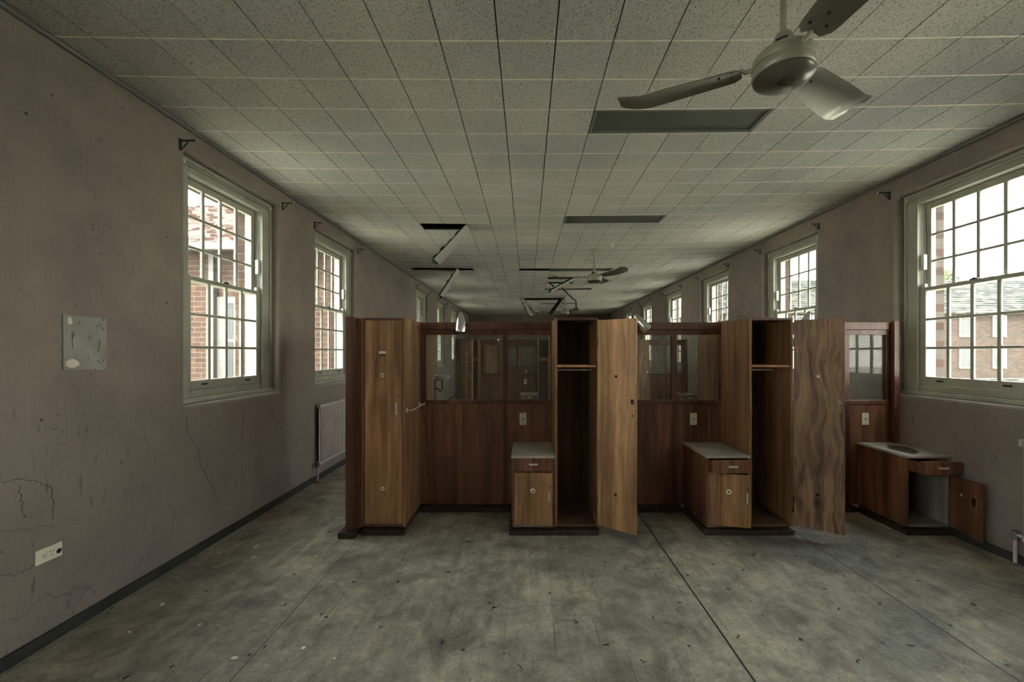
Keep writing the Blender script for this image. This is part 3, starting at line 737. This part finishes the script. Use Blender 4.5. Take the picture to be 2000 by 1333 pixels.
# ------------------------------------------------------------------ bedside cabinets
CH, CW, CD = .66, .36, .508
def make_cabinet(drawer_out, door_side, door_ang, stain=False):
    t = thing('bedside_cabinet', (0, 0, 0), 'c', 'cabinet'); th = .018
    MB().box(0, th, .0, CD, .062, CH - .021).build('side_panel', M['panel_wood'], t, bevel=.0015)
    MB().box(CW - th, CW, .0, CD, .062, CH - .021).build('side_panel', M['grey_ply'] if door_side == 'R' else M['panel_wood'], t, bevel=.0015)
    MB().box(th, CW - th, .001, CD, .062, .08).build('bottom_panel', M['grey_ply'], t)
    MB().box(th, CW - th, CD - .01, CD - .001, .08, CH - .021).build('back_panel', M['inner_wood'], t)
    MB().box(th, CW - th, .003, CD - .01, .517, .529).build('drawer_rail', M['red_wood'], t)
    MB().box(.01, CW - .01, .03, CD, .001, .061).box(-.02, CW + .0, -.025, .029, .001, .04).box(-.02, .009, .03, CD, .001, .04).build('plinth', M['base_wood'], t, bevel=.004)
    top = MB().box(-.006, CW, -.02, CD, CH - .02, CH - .001).build('top', M['laminate'], t, bevel=.002)
    if stain:
        m = MB(); N = 28; pts = []
        for k in range(N):
            a = 2*math.pi*k/N; r = .10 * (1 + .25*math.sin(2*a+.5) + .1*math.sin(5*a)); pts.append((.17 + r*math.cos(a)*.9, .22 + r*math.sin(a)*1.7, CH - .0006))
        m.add(pts, [tuple(range(N))]); m.build('water_stain', M['base_wood'], top)
    dr = MB().box(.02, CW - .02, -.009, .009, .531, CH - .024)
    dr.box(.024, .034, .009, .40, .536, .625).box(CW - .034, CW - .024, .009, .40, .536, .625).box(.034, CW - .034, .009, .40, .536, .545).box(.034, CW - .034, .39, .40, .545, .625)
    d = dr.build('drawer', M['panel_wood'], t, bevel=.0015); d.location = (0, .010 - drawer_out, 0)
    handle(d, CW / 2, .588, False, y=-.0095, L=.075); disc(d, CW / 2, .622, .005, name='keyhole', mat='dark_hole', hole=False)
    wd = CW - .04
    q = MB().box(.001, wd, -.009, .009, .083, .514).build('door', M['door_wood'] if door_side == 'L' else M['panel_wood'], t, bevel=.0015)
    if door_side == 'L':
        q.location = (.02, .009, 0); q.rotation_euler = (0, 0, door_ang)
        handle(q, wd - .03, .325, y=-.0095, L=.085); disc(q, .155, .368, .021); disc(q, wd - .012 - .01, .40, .005, name='keyhole', mat='dark_hole', hole=False)
    else:
        q.location = (CW - .012, -.014, 0); q.rotation_euler = (0, 0, door_ang)
        lk = MB().box(wd - .06, wd - .02, -.022, -.0095, .33, .40).build('latch', M['chrome'], q, bevel=.003)
        MB().box(wd - .05, wd - .03, -.026, -.0222, .34, .365).build('latch_tongue', M['black_metal'], lk)
        disc(q, .14, .38, .012, name='bolt_hole', mat='plastic', hole=False)
    return t
CX = (-.126, 1.496, 3.163)
c1 = make_cabinet(.0, 'L', R(-3.5)); c2 = make_cabinet(.075, 'L', R(-14)); c3 = make_cabinet(.12, 'R', R(-104), stain=True)
c1['label'] = 'wooden bedside cabinet with closed drawer beside the middle locker'
c2['label'] = 'wooden bedside cabinet with drawer and door ajar, left of the swirling grain locker'
c3['label'] = 'wooden bedside cabinet against the right wall with drawer out and door wide open'
for c, x in ((c1, CX[0]), (c2, CX[1]), (c3, CX[2])): c.location = (x - (.001 if c is not c3 else 0), YF, 0); c['group'] = 'bedside cabinets of the near row'

# ------------------------------------------------------------------ glazed timber partition, one per row
def make_partition():
    t = thing('glazed_partition', (0, YP, 0), 'p', 'partition')
    a0, a1 = -1.02, WR - .004
    xs = [(-.969, -.233), (-.189, .218), (.634, 1.386), (1.440, 1.828), (2.275, 3.045), (3.092, 3.437)]
    top = MB().box(-1.42, a1, -.012, .052, 1.738, LH); top.build('top_rail', M['red_wood'], t, bevel=.004)
    MB().box(-1.42, a1, .0, .04, 1.688, 1.7375).build('head_rail', M['red_wood'], t, bevel=.003)
    MB().box(-1.42, a1, -.006, .046, 1.022, 1.062).build('middle_rail', M['red_wood'], t, bevel=.004)
    ms = [(-1.42, -.969), (-.233, -.189), (.218, .634), (1.386, 1.440), (1.828, 2.275), (3.045, 3.092), (3.437, a1)]
    for x0, x1 in ms:
        MB().box(x0 + .0005, x1 - .0005, .001, .041, 1.0625, 1.6875).build('mullion', M['red_wood'], t, bevel=.003)
        if x1 - x0 < .06: MB().box(x0 + .004, x1 - .004, -.004, .041, .062, 1.0215).build('batten', M['red_wood'], t, bevel=.003)
    for x0, x1 in xs: MB().box(x0 + .0008, x1 - .0008, .018, .022, 1.0628, 1.6872).build('glass_pane', M['wired_glass'], t)
    ps = [(-1.42, -.2295), (-.1925, 1.3895), (1.4365, 3.0485), (3.0885, a1)]
    for x0, x1 in ps:
        # veneer sheets about 0.6 m wide with fine joints
        n = max(1, round((x1 - x0) / .45)); 
        for k in range(n):
            MB().box(x0 + (x1-x0)*k/n + .001, x0 + (x1-x0)*(k+1)/n - .0005, .006, .034, .062, 1.0215).build('lower_panel', M['panel_wood'], t)
    MB().box(-1.015, -.15, -.045, .05, .001, .055).box(.625, 1.47, -.045, .05, .001, .055).box(2.26, 3.13, -.045, .05, .001, .055).build('skirting', M['base_wood'], t, bevel=.006)
    # left end: deep end panel with a filler strip and a base block
    MB().box(-1.487, -1.4215, -.575, .56, .052, LH + .004).build('end_panel', M['red_wood'], t, bevel=.003)
    MB().box(-1.421, -1.3815, -.502, -.484, .052, LH - .005).build('filler_strip', M['panel_wood'], t, bevel=.002)
    MB().box(-1.54, -1.40, -.60, .60, .001, .05).build('base_block', M['base_wood'], t, bevel=.005)
    MB().box(WR - .055, WR - .004, -.05, -.013, .062, LH + .012).build('wall_post', M['red_wood'], t, bevel=.003)
    return t
p1 = make_partition(); p1['label'] = 'long brown timber partition with wired glass running behind the near lockers'

def make_switch():
    t = thing('wall_switch', (0, 0, 0), 's', 'switch', 'cream switch plates on the partitions')
    MB().box(-.033, .033, -.008, 0, -.058, .058).build('plate', M['plastic'], t, bevel=.003)
    MB().box(-.006, .006, -.013, -.0085, -.012, .012).build('rocker', M['cornice'], t, bevel=.002)
    for z in (-.045, .045): MB().lathe([(.003, 0), (.003, .002)], 8, Matrix.Translation((0, -.008, z)) @ Matrix.Rotation(R(90), 4, 'X')).build('screw', M['chrome'], t)
    return t
sw0 = make_switch()
SWX = [(1021.5 - 1029.5) / 203.8, (1354.5 - 1029.5) / 203.8, (1690 - 1029.5) / 203.8]
SWL = ['above the middle bedside cabinet of the near row', 'on the panel left of the swirling grain locker', 'on the short panel by the right wall']
sws = []
for k, x in enumerate(SWX):
    s = sw0 if k == 0 else copy_tree(sw0); s.location = (x, YP + .0055, .882); s['label'] = 'cream switch plate ' + SWL[k]; sws.append(s)

def make_lamp():
    t = thing('reading_lamp', (0, 0, 0), 'chrome', 'lamp', 'chrome reading lamps on the partitions')
    MB().box(-.03, .03, -.001, .006, -.04, .04).build('mounting_plate', M['black_metal'], t, bevel=.006)
    MB().tube([(0, -.002, 0), (0, -.03, 0), (0, -.055, .015)], [.014, .014, .012], 14).build('swivel_joint', M['black_metal'], t, smooth=True)
    prof = [(.052, -.095), (.053, -.09), (.050, -.05), (.043, 0), (.031, .05), (.017, .085), (.006, .098), (.001, .1)]
    pin = [(r - .002 if r > .003 else r, z - .001) for r, z in prof[::-1]]
    sh = MB().lathe(prof + pin, 36, caps=False).build('shade', M['chrome'], t, smooth=True)
    sh.location = (-.0, -.075, .025)
    MB().lathe([(.018, -.05), (.022, -.03), (.016, .0), (.012, .02)], 20).build('bulb_socket', M['plastic'], sh, smooth=True)
    return t
lp0 = make_lamp(); lamps = []
def place_lamp(x, z, tilt, rz, label, y=YP - .014, offs=(0, 0, 0)):
    l = lp0 if not lamps else copy_tree(lp0); l.location = (x, y, z); l['label'] = label; l.rotation_euler = (0, 0, rz)
    for c in bpy.data.objects:
        if c.parent == l and c.name.startswith('shade'): c.rotation_euler = tilt; c.location = (offs[0], -.075 + offs[1], .025 + offs[2])
    lamps.append(l); return l
place_lamp(-.59, 1.755, (R(-8), R(0), 0), 0, 'chrome cone reading lamp hanging upright over the left glass pane', offs=(-.03, 0, .02))
place_lamp(1.02, 1.755, (R(-10), R(-38), 0), 0, 'chrome cone reading lamp tilted sideways beside the pale ply door', offs=(.045, 0, .02))
place_lamp(2.62, 1.755, (R(-10), R(20), 0), 0, 'chrome reading lamp almost hidden behind the swirling grain door', offs=(0, 0, .035))

# ------------------------------------------------------------------ back-to-back lockers and the farther rows
def relabel(o, label, group=None):
    o['label'] = label
    if group: o['group'] = group
    return o
for l, x, nm in ((l2, LX[0], 'left end'), (l1, LX[1], 'middle'), (l3, LX[2], 'right')):
    c = copy_tree(l, skip=('door', 'handle', 'number_disc', 'bolt_head', 'bolt_hole', 'lock_case', 'keyhole', 'hinge'))
    c.location = (x + LW, YP + .565 + LD, 0); c.rotation_euler = (0, 0, math.pi); c.location.y = YP + .046 + LD
    relabel(c, 'brown wooden locker backing onto the %s locker, seen through the wired glass' % nm, 'lockers backing onto the near row')
DR = 5.13
for row, dy in (('second', DR), ('third', 2 * DR)):
    c = copy_tree(p1); c.location.y += dy; relabel(c, 'brown timber and glass partition of the %s row, seen through the nearer glass' % row)
    for src, nm in ((l1, 'left'), (l2, 'middle'), (l3, 'right')):
        c = copy_tree(src); c.location.y += dy
        relabel(c, 'brown wooden locker at the %s of the %s row' % (nm, row), 'lockers of the %s row' % row)
        if src is l1 and row == 'second':
            for q in bpy.data.objects:
                if q.parent == c and q.name.startswith('door'): q.rotation_euler = (0, 0, R(-38))
    for src, nm in ((c1, 'middle'), (c2, 'right of centre'), (c3, 'right wall')):
        if row == 'third' and src is c3: continue
        c = copy_tree(src); c.location.y += dy
        relabel(c, 'wooden bedside cabinet at the %s of the %s row, beyond the glass' % (nm, row), 'bedside cabinets of the %s row' % row)
    for k, s in enumerate(sws):
        c = copy_tree(s); c.location.y += dy
        relabel(c, 'cream switch plate %s of the %s row, beyond the glass' % (['at the left', 'at the middle', 'at the right end'][k], row))
place_lamp(-.62, 1.74, (R(60), R(10), 0), 0, 'chrome reading lamp facing forward on the left part of the second row', y=YP + DR - .014)
place_lamp(1.18, 1.70, (R(-10), R(15), 0), 0, 'chrome reading lamp on the second row seen through the right glass pane', y=YP + DR - .014)
# the second row's left locker stands open at its left door
# ------------------------------------------------------------------ wash basin on the far left wall
t = thing('wash_basin', (WL + .002, 10.95, 0), 'small white wash basin with exposed pipes on the far left wall', 'wash basin')
t.rotation_euler = (0, 0, 0)
prof = [(.05, .76), (.15, .80), (.22, .90), (.225, .915), (.20, .915), (.13, .84), (.02, .815)]
MB().lathe(prof, 28, Matrix.Translation((.23, 0, 0)), caps=True).box(.0, .06, -.2, .2, .82, .93).build('bowl', M['white_paint'], t, smooth=True)
MB().tube([(.05, .0, .93), (.05, 0, 1.02), (.12, 0, 1.04), (.16, 0, 1.0)], .012, 10).build('tap', M['chrome'], t, smooth=True)
MB().tube([(.23, 0, .77), (.23, 0, .55), (.20, 0, .48), (.15, 0, .5), (.13, 0, .56), (.0, 0, .56)], .02, 10).build('waste_pipe', M['black_metal'], t, smooth=True)
MB().tube([(.05, -.1, .82), (.05, -.1, .0)], .012, 8).tube([(.05, .1, .82), (.05, .1, .0)], .012, 8).build('supply_pipe', M['black_metal'], t, smooth=True)

# ------------------------------------------------------------------ radiators
def make_radiator(L, label, loc, rz):
    t = thing('radiator', loc, label, 'radiator', None, rz)       # local x along the wall, y out from the wall
    z0, z1 = .19, .90
    m = MB().box(0, L, .03, .042, z0, z1); n = int(L / .042)
    for k in range(n):
        x = .012 + k * (L - .024) / n; m.box(x, x + .024, .042, .056, z0 + .03, z1 - .03)
    m.box(0, L, .042, .054, z1 - .028, z1 - .002).box(0, L, .042, .054, z0, z0 + .026)
    m.build('panel', M['radiator'], t, bevel=.005)
    MB().box(-.012, .012, .018, .066, z1 - .045, z1 + .006).build('top_cap', M['radiator'], t, bevel=.006)
    MB().box(.1, .14, .0, .03, z1 - .12, z1 - .06).box(L - .14, L - .1, .0, .03, z1 - .12, z1 - .06).build('wall_bracket', M['radiator'], t)
    MB().tube([(.0, .045, z0 + .03), (-.035, .045, z0 + .03), (-.045, .045, z0 + .01), (-.045, .045, .0)], .011, 12).build('supply_pipe', M['radiator'], t, smooth=True)
    MB().tube([(-.045, .045, z0 - .01), (-.045, .045, z0 + .055)], .018, 14).build('valve', M['cornice'], t, smooth=True)
    MB().lathe([(.03, 0), (.03, .008), (.014, .018)], 18, Matrix.Translation((-.045, .045, .001))).build('floor_flange', M['cornice'], t, smooth=True)
    return t
# left wall: local x -> +Y, y -> +X would mirror, so the panel starts at the far end there
make_radiator(1.22, 'white ribbed panel radiator under the second left window', (WL + .004, 6.06, 0), R(-90))
r2 = make_radiator(1.3, 'white panel radiator cut off by the right edge under the near right window', (WR - .004, 1.58, 0), R(90))
for o in [c for c in bpy.data.objects if c.parent and c.parent.get('category') == 'radiator' and c.name.split('.')[0] in ('top_cap', 'supply_pipe', 'valve', 'floor_flange')]:
    # these stand at the end nearest the viewer on the left wall, at the far end on the right
    me = o.data
    L = 1.22 if o.parent.location.x < 0 else 1.3
    for v in me.vertices: v.co.x = L - v.co.x
    me.flip_normals()

# ------------------------------------------------------------------ things on the left wall
t = thing('power_socket', (WL + .001, 2.138, .468), 'cream double power socket low on the left wall', 'power socket')
MB().box(0, .009, -.06, .06, -.037, .037).build('plate', M['plastic'], t, bevel=.003)
MB().box(.0095, .013, -.03, -.012, -.01, .008).build('switch', M['white_paint'], t, bevel=.001)
s = MB()
for y, z, a in ((.004, .008, .5), (.018, .008, -.5), (.011, -.01, 0)): s.add([(0.0098, y + u*math.cos(a) - v*math.sin(a), z + u*math.sin(a) + v*math.cos(a)) for u, v in ((-.0015, -.005), (.0015, -.005), (.0015, .005), (-.0015, .005))], [(0,1,2,3)])
s.build('socket_slots', M['dark_hole'], t)
s = MB().lathe([(.011, 0), (.013, .001), (.005, .0025)], 14, Matrix.Translation((.0092, .043, -.006)) @ Matrix.Rotation(R(90), 4, 'Y')); s.build('burn_mark', M['dark_hole'], t)

def sheet_mat():
    n = NM('stained_pale_green_sheet'); v = n.coords()
    c = n.mix(n.ramp(n.noise(v, 7, 5), [(0.3, 0.0), (0.7, 1.0)]), (0.25, 0.255, 0.215), (0.35, 0.345, 0.285))
    s = n.noise(n.coords((30, 30, 9)), 1.6, 3); c = n.mix(n.ramp(s, [(0.64, 0.0), (0.70, 0.8)]), c, (0.10, 0.09, 0.075))
    return n.pbr(c, 0.6, 0, n.bump(n.noise(v, 25, 5), 0.3, 0.003))
M['sheet'] = sheet_mat()
t = thing('wall_panel', (WL + .001, 2.318, 1.572), 'pale green stained sheet stuck on the left wall', 'wall panel')
m = MB(); e = [(-.113, -.148), (-.03, -.151), (.05, -.150), (.062, -.158), (.10, -.152), (.113, -.149), (.114, 0), (.112, .148), (.02, .146), (-.08, .149), (-.115, .153), (-.113, .02)]
m.add([(0, y, z) for y, z in e] + [(.006, y, z) for y, z in e], [tuple(range(12)), tuple(range(12, 24))] + [(k, (k+1) % 12, 12 + (k+1) % 12, 12 + k) for k in range(12)])
m.build('sheet', M['sheet'], t)
for y, z, a, b in ((-.07, -.115, .034, .024), (-.082, .118, .012, .022)):
    N = 16; m = MB(); m.add([(.0066, y + a*math.cos(6.283*k/N)*(1+.2*math.sin(3*k)), z + b*math.sin(6.283*k/N)) for k in range(N)], [tuple(range(N))]); m.build('glue_patch', M['flake'], t)
m = MB()
for y, z, dy, dz in ((.05, .09, .03, .02), (.08, .10, .02, -.025), (.06, -.10, .022, -.018), (.09, -.11, .012, .02), (-.07, .06, .0, -.09), (.075, .02, -.01, -.07)): m.tube([(.0065, y, z), (.0067, y + dy*.5, z + dz*.6), (.0065, y + dy, z + dz)], .0013, 5)
m.build('pencil_marks', M['twig'], t)

# long cracks and scuffs in the plaster are hairline grooves, built as thin dark inlays
def crack(name, pts, r, label):
    m = MB(); rr = random.Random(len(pts)); q = []
    for a, b in zip(pts[:-1], pts[1:]):
        for k in range(6):
            u = k / 6; q.append((WL + .0002, a[0] + (b[0]-a[0])*u + rr.uniform(-.006, .006), a[1] + (b[1]-a[1])*u + rr.uniform(-.006, .006)))
    q.append((WL + .0002, *pts[-1])); m.tube(q, [r * rr.uniform(.5, 1.3) for _ in q], 5)
    o = m.build(name, M['crack'] if 'crack' in M else M['cornice']); tag(o, label, 'crack'); return o
M['crack'] = simple('dark_plaster_crack', (0.08, 0.07, 0.065), 0.9)
def wp(px, py): y = 2002.5 / (1029.5 - px); return (y, CAM_Z + (690 - py) * y / F)
crack('wall_crack', [wp(2, 944), wp(40, 936), wp(75, 942), wp(98, 952), wp(104, 980), wp(104, 1015)], .0018, 'curving crack in the left plaster above the socket')
crack('wall_crack', [wp(36, 950), wp(40, 975), wp(45, 985), wp(42, 1003), wp(52, 1010)], .0018, 'short branching crack at the left edge of the left wall')
crack('wall_crack', [wp(364, 815), wp(368, 850), wp(388, 880), wp(392, 912), wp(415, 950), wp(425, 985)], .0022, 'jagged crack running down below the near left window')
crack('wall_crack', [wp(475, 800), wp(474, 850), wp(473, 900), wp(472, 985)], .0016, 'straight vertical crack under the far end of the near left window')
crack('wall_crack', [wp(0, 1123), wp(30, 1125), wp(55, 1112), wp(64, 1106)], .0016, 'crack leading to the power socket')

# ------------------------------------------------------------------ litter on the floor
def fp(px, py): y = F * CAM_Z / (py - 690); return ((px - 1029.5) * y / F, y)
fl = None
LIT = []
flk = [(317,1182,.028),(253,1236,.018),(389,1222,.018),(593,1267,.025),(457,1287,.032),(500,1069,.034),(494,1090,.026),(427,1082,.026),(483,1044,.02),(478,1067,.016),(653,1288,.012),(1565,1127,.016),(1605,1062,.02),(755,1040,.012),(702,1000,.014),(988,1022,.02),(905,1043,.01),(1655,1048,.014)]
for k, (px, py, s) in enumerate(flk):
    x, y = fp(px, py); rr = random.Random(k); N = 7; m = MB()
    e = [((s*.6*(1+rr.uniform(-.35,.35)))*math.cos(6.283*q/N), (s*.42*(1+rr.uniform(-.35,.35)))*math.sin(6.283*q/N)) for q in range(N)]
    m.add([(a, b, .0003 + rr.uniform(0, .001)) for a, b in e] + [(a, b, .0022 + rr.uniform(0, .003)) for a, b in e], [tuple(range(N)), tuple(range(N, 2*N))] + [(q, (q+1) % N, N + (q+1) % N, N + q) for q in range(N)])
    o = m.build('paint_flake', M['flake']); o.location = (x, y, .0005); o.rotation_euler = (0, 0, rr.uniform(0, 6))
    o['category'] = 'paint flake'; o['group'] = 'paint flakes scattered over the floor'; LIT.append((o, px, py, 'pale paint flake'))
rr = random.Random(11)
tw = [(1425,1150),(1530,1110),(1556,1088),(1470,1086),(1790,1135),(1715,1182),(1637,1188),(1552,1052),(775,1140),(635,1205),(690,1140),(570,1125),(245,1328),(330,1305),(880,1120),(960,1190),(1120,1210),(1250,1290),(1330,1180),(1180,1100),(1040,1080),(860,1260),(740,1230),(1010,1300),(1560,1250),(1680,1290),(1860,1225),(1895,1180),(640,1040),(1300,1090),(1190,1260),(1440,1240),(560,1180),(520,1260),(1770,1260),(920,1060)]
for k, (px, py) in enumerate(tw):
    x, y = fp(px, py); s = rr.uniform(.012, .035); a = rr.uniform(0, 6.28); m = MB()
    p = [(0, 0, .0025), (s*.5, rr.uniform(-.008, .008), .004), (s, rr.uniform(-.01, .01), .0025), (s*1.3, rr.uniform(-.02, .02), .0022)]
    m.tube(p, [.0012, .0024, .002, .0008], 6)
    if k % 3 == 0: m.tube([p[1], (s*.6, .014, .003)], [.0016, .0008], 5)
    o = m.build('dry_twig', M['twig']); o.location = (x, y, 0); o.rotation_euler = (0, 0, a)
    o['category'] = 'debris'; o['group'] = 'dark scraps scattered over the floor'; LIT.append((o, px, py, 'dark scrap'))

ORD = ['nearest the viewer', 'second nearest', 'third nearest', 'fourth nearest', 'fifth nearest', 'sixth nearest', 'seventh nearest', 'eighth nearest', 'ninth nearest', 'tenth nearest', 'eleventh nearest', 'twelfth nearest', 'thirteenth nearest', 'fourteenth nearest', 'fifteenth nearest']
zones = {}
for o, px, py, kind in LIT:
    X, Y = fp(px, py)
    z = 'left of the thin floor joint' if X < -1.37 else 'between thin joint and closed locker side' if X < -.75 else 'in line with the left glass pane' if X < -.1 else 'in line with the middle cabinet and locker' if X < .58 else 'just left of the dark floor joint' if X < 1.05 else 'right of the dark floor joint' if X < 1.6 else 'in line with the swirling grain locker' if X < 2.27 else 'near the right wall'
    zones.setdefault((kind, z), []).append((py, o))
for (kind, z), lst in zones.items():
    lst.sort(key=lambda q: -q[0])
    for k, (_, o) in enumerate(lst): o['label'] = '%s on the floor %s%s' % (kind, z, '' if len(lst) == 1 else ', ' + ORD[k])
# ------------------------------------------------------------------ outside
struct(MB().box(-90, 90, -60, 120, -.85, -.8).build('ground', M['ground']))
# left: brick wing joining the building beyond the second left window, facing the viewer
def sloped_roof(mb, x0, x1, y0, z0, y1, z1, rows, lip=.03, cols=0):
    for k in range(rows):
        a, b = k / rows, (k + 1) / rows
        ya, yb, za, zb = y0 + (y1-y0)*a, y0 + (y1-y0)*b, z0 + (z1-z0)*a, z0 + (z1-z0)*b
        n = cols or 1
        for c in range(n):
            xa, xb = x0 + (x1-x0)*c/n, x0 + (x1-x0)*(c+1)/n; q = lip * (1 + .5 * ((c + k) % 2 if cols else 0))
            vs_ = [(xa, ya, za - .05), (xb, ya, za - .05), (xb, yb, zb - .05), (xa, yb, zb - .05), (xa, ya, za + q), (xb, ya, za + q), (xb, yb, zb + .002), (xa, yb, zb + .002)]
            mb.add(vs_, [(0,3,2,1),(4,5,6,7),(0,1,5,4),(1,2,6,5),(2,3,7,6),(3,0,4,7)])
bld = thing('brick_wing', (-8, 6.9, -.8), 'sunlit red brick wing with terracotta roof outside the left windows', 'building')
bx0, by0 = -8, 6.9
def bp(mb): 
    return mb.mat(Matrix.Translation((-bx0, -by0, .8)))
wy = 6.9
bp(MB().box(-14, WL - WT - .02, wy, 9.0, -.8, 3.32)).build('wall', M['brick_y'], bld)
m = MB(); sloped_roof(m, -14.3, WL - WT - .02, wy - .35, 3.25, 9.4, 4.9, 14, .035, 56); bp(m).build('roof', M['terracotta'], bld)
bp(MB().box(-14.3, WL - WT - .02, wy - .42, wy - .33, 3.16, 3.27)).build('gutter', M['ext_white'], bld)
bp(MB().box(-5.27, -5.19, wy - .12, wy - .02, -.8, 3.15)).build('downpipe', M['ext_white'], bld)
for x in (-11.6, -8.4, -4.88):
    w_ = .40 if x > -6 else 1.0
    f_ = bp(MB().box(x - w_/2 - .1, x + w_/2 + .1, wy - .05, wy - .001, 1.0, 2.45)).build('window', M['ext_white'], bld)
    m = MB()
    for r_ in range(2):
        for c_ in range(2): m.box(x - w_/2 + c_*w_/2 + .03, x - w_/2 + (c_+1)*w_/2 - .03, wy - .056, wy - .051, 1.1 + r_*.65, 1.1 + (r_+1)*.65 - .05)
    bp(m).build('panes', M['ext_glass'], f_)
# farther left: long wing seen past the first, beyond the later windows
b2 = thing('brick_wing', (-9, 22, -.8), 'pale brick wing farther off beyond the far left windows', 'building')
m = MB().box(-9, 0, 0, .3, 0, 5).box(-4, 3, -4, -3.7, 0, 5); m.build('wall', M['brick_y'], b2)
# right: stone-roofed block across the yard
b3 = thing('stone_roofed_block', (30, 32, -.8), 'long brick block with grey stone roof across the yard outside the right windows', 'building')
MB().box(-16, 26, 0, 7, 0, 5.6).build('wall', M['stone_y'], b3)
m = MB(); sloped_roof(m, -16.6, 26.6, -.5, 5.4, 4.2, 8.75, 16, .07, 0); m.build('roof', M['slate'], b3)
for k in range(13):
    x = -14.0 + k * 2.6
    for z in (1.1, 3.55):
        f_ = MB().box(x - .55, x + .55, -.08, -.001, z, z + 1.7).build('window', M['ext_white'], b3)
        MB().box(x - .4, x - .03, -.09, -.081, z + .15, z + 1.55).box(x + .03, x + .4, -.09, -.081, z + .15, z + 1.55).build('panes', M['ext_glass'], f_)
b4 = thing('yard_wall', (18, 14, -.8), 'low red brick yard wall outside the right windows', 'wall')
MB().box(-9, 14, 0, .3, 0, 1.35).build('brickwork', M['brick_y'], b4)
MB().box(-9.05, 14.05, -.04, .34, 1.35, 1.43).build('coping', M['slate'], b4)
def blob(name, loc, r, label, seed, n=160):
    m = MB(); rr = random.Random(seed)
    for k in range(n):
        a, b = rr.uniform(0, 6.28), math.acos(rr.uniform(-.4, 1)); q = r * rr.uniform(.55, 1.0); s = r * .13
        c = Vector((q*math.sin(b)*math.cos(a), q*math.sin(b)*math.sin(a), q*math.cos(b)*.75 + r * .4))
        d = [Vector((rr.gauss(0, s), rr.gauss(0, s), rr.gauss(0, s))) for _ in range(4)]
        m.add([c + x for x in d], [(0,1,2), (0,2,3), (0,3,1), (1,3,2)])
    o = m.build(name, M['foliage']); o.location = loc; tag(o, label, 'tree'); return o
blob('tree', (38.9, 39.5, 7.1), 2.1, 'rounded green tree top behind the stone roof', 1)
blob('tree', (45.5, 40.5, 6.3), 2.2, 'smaller green tree top at the right behind the stone roof', 2)
cr_ = thing('tower_crane', (50.5, 44, -.8), 'thin distant crane above the stone roof', 'crane')
MB().tube([(0, 0, 0), (0, 0, 10)], .12, 6).build('mast', M['ext_white'], cr_)
MB().tube([(-.8, 0, 9.6), (0, 0, 10), (2.0, 0, 13.4)], .08, 6).build('jib', M['ext_white'], cr_)
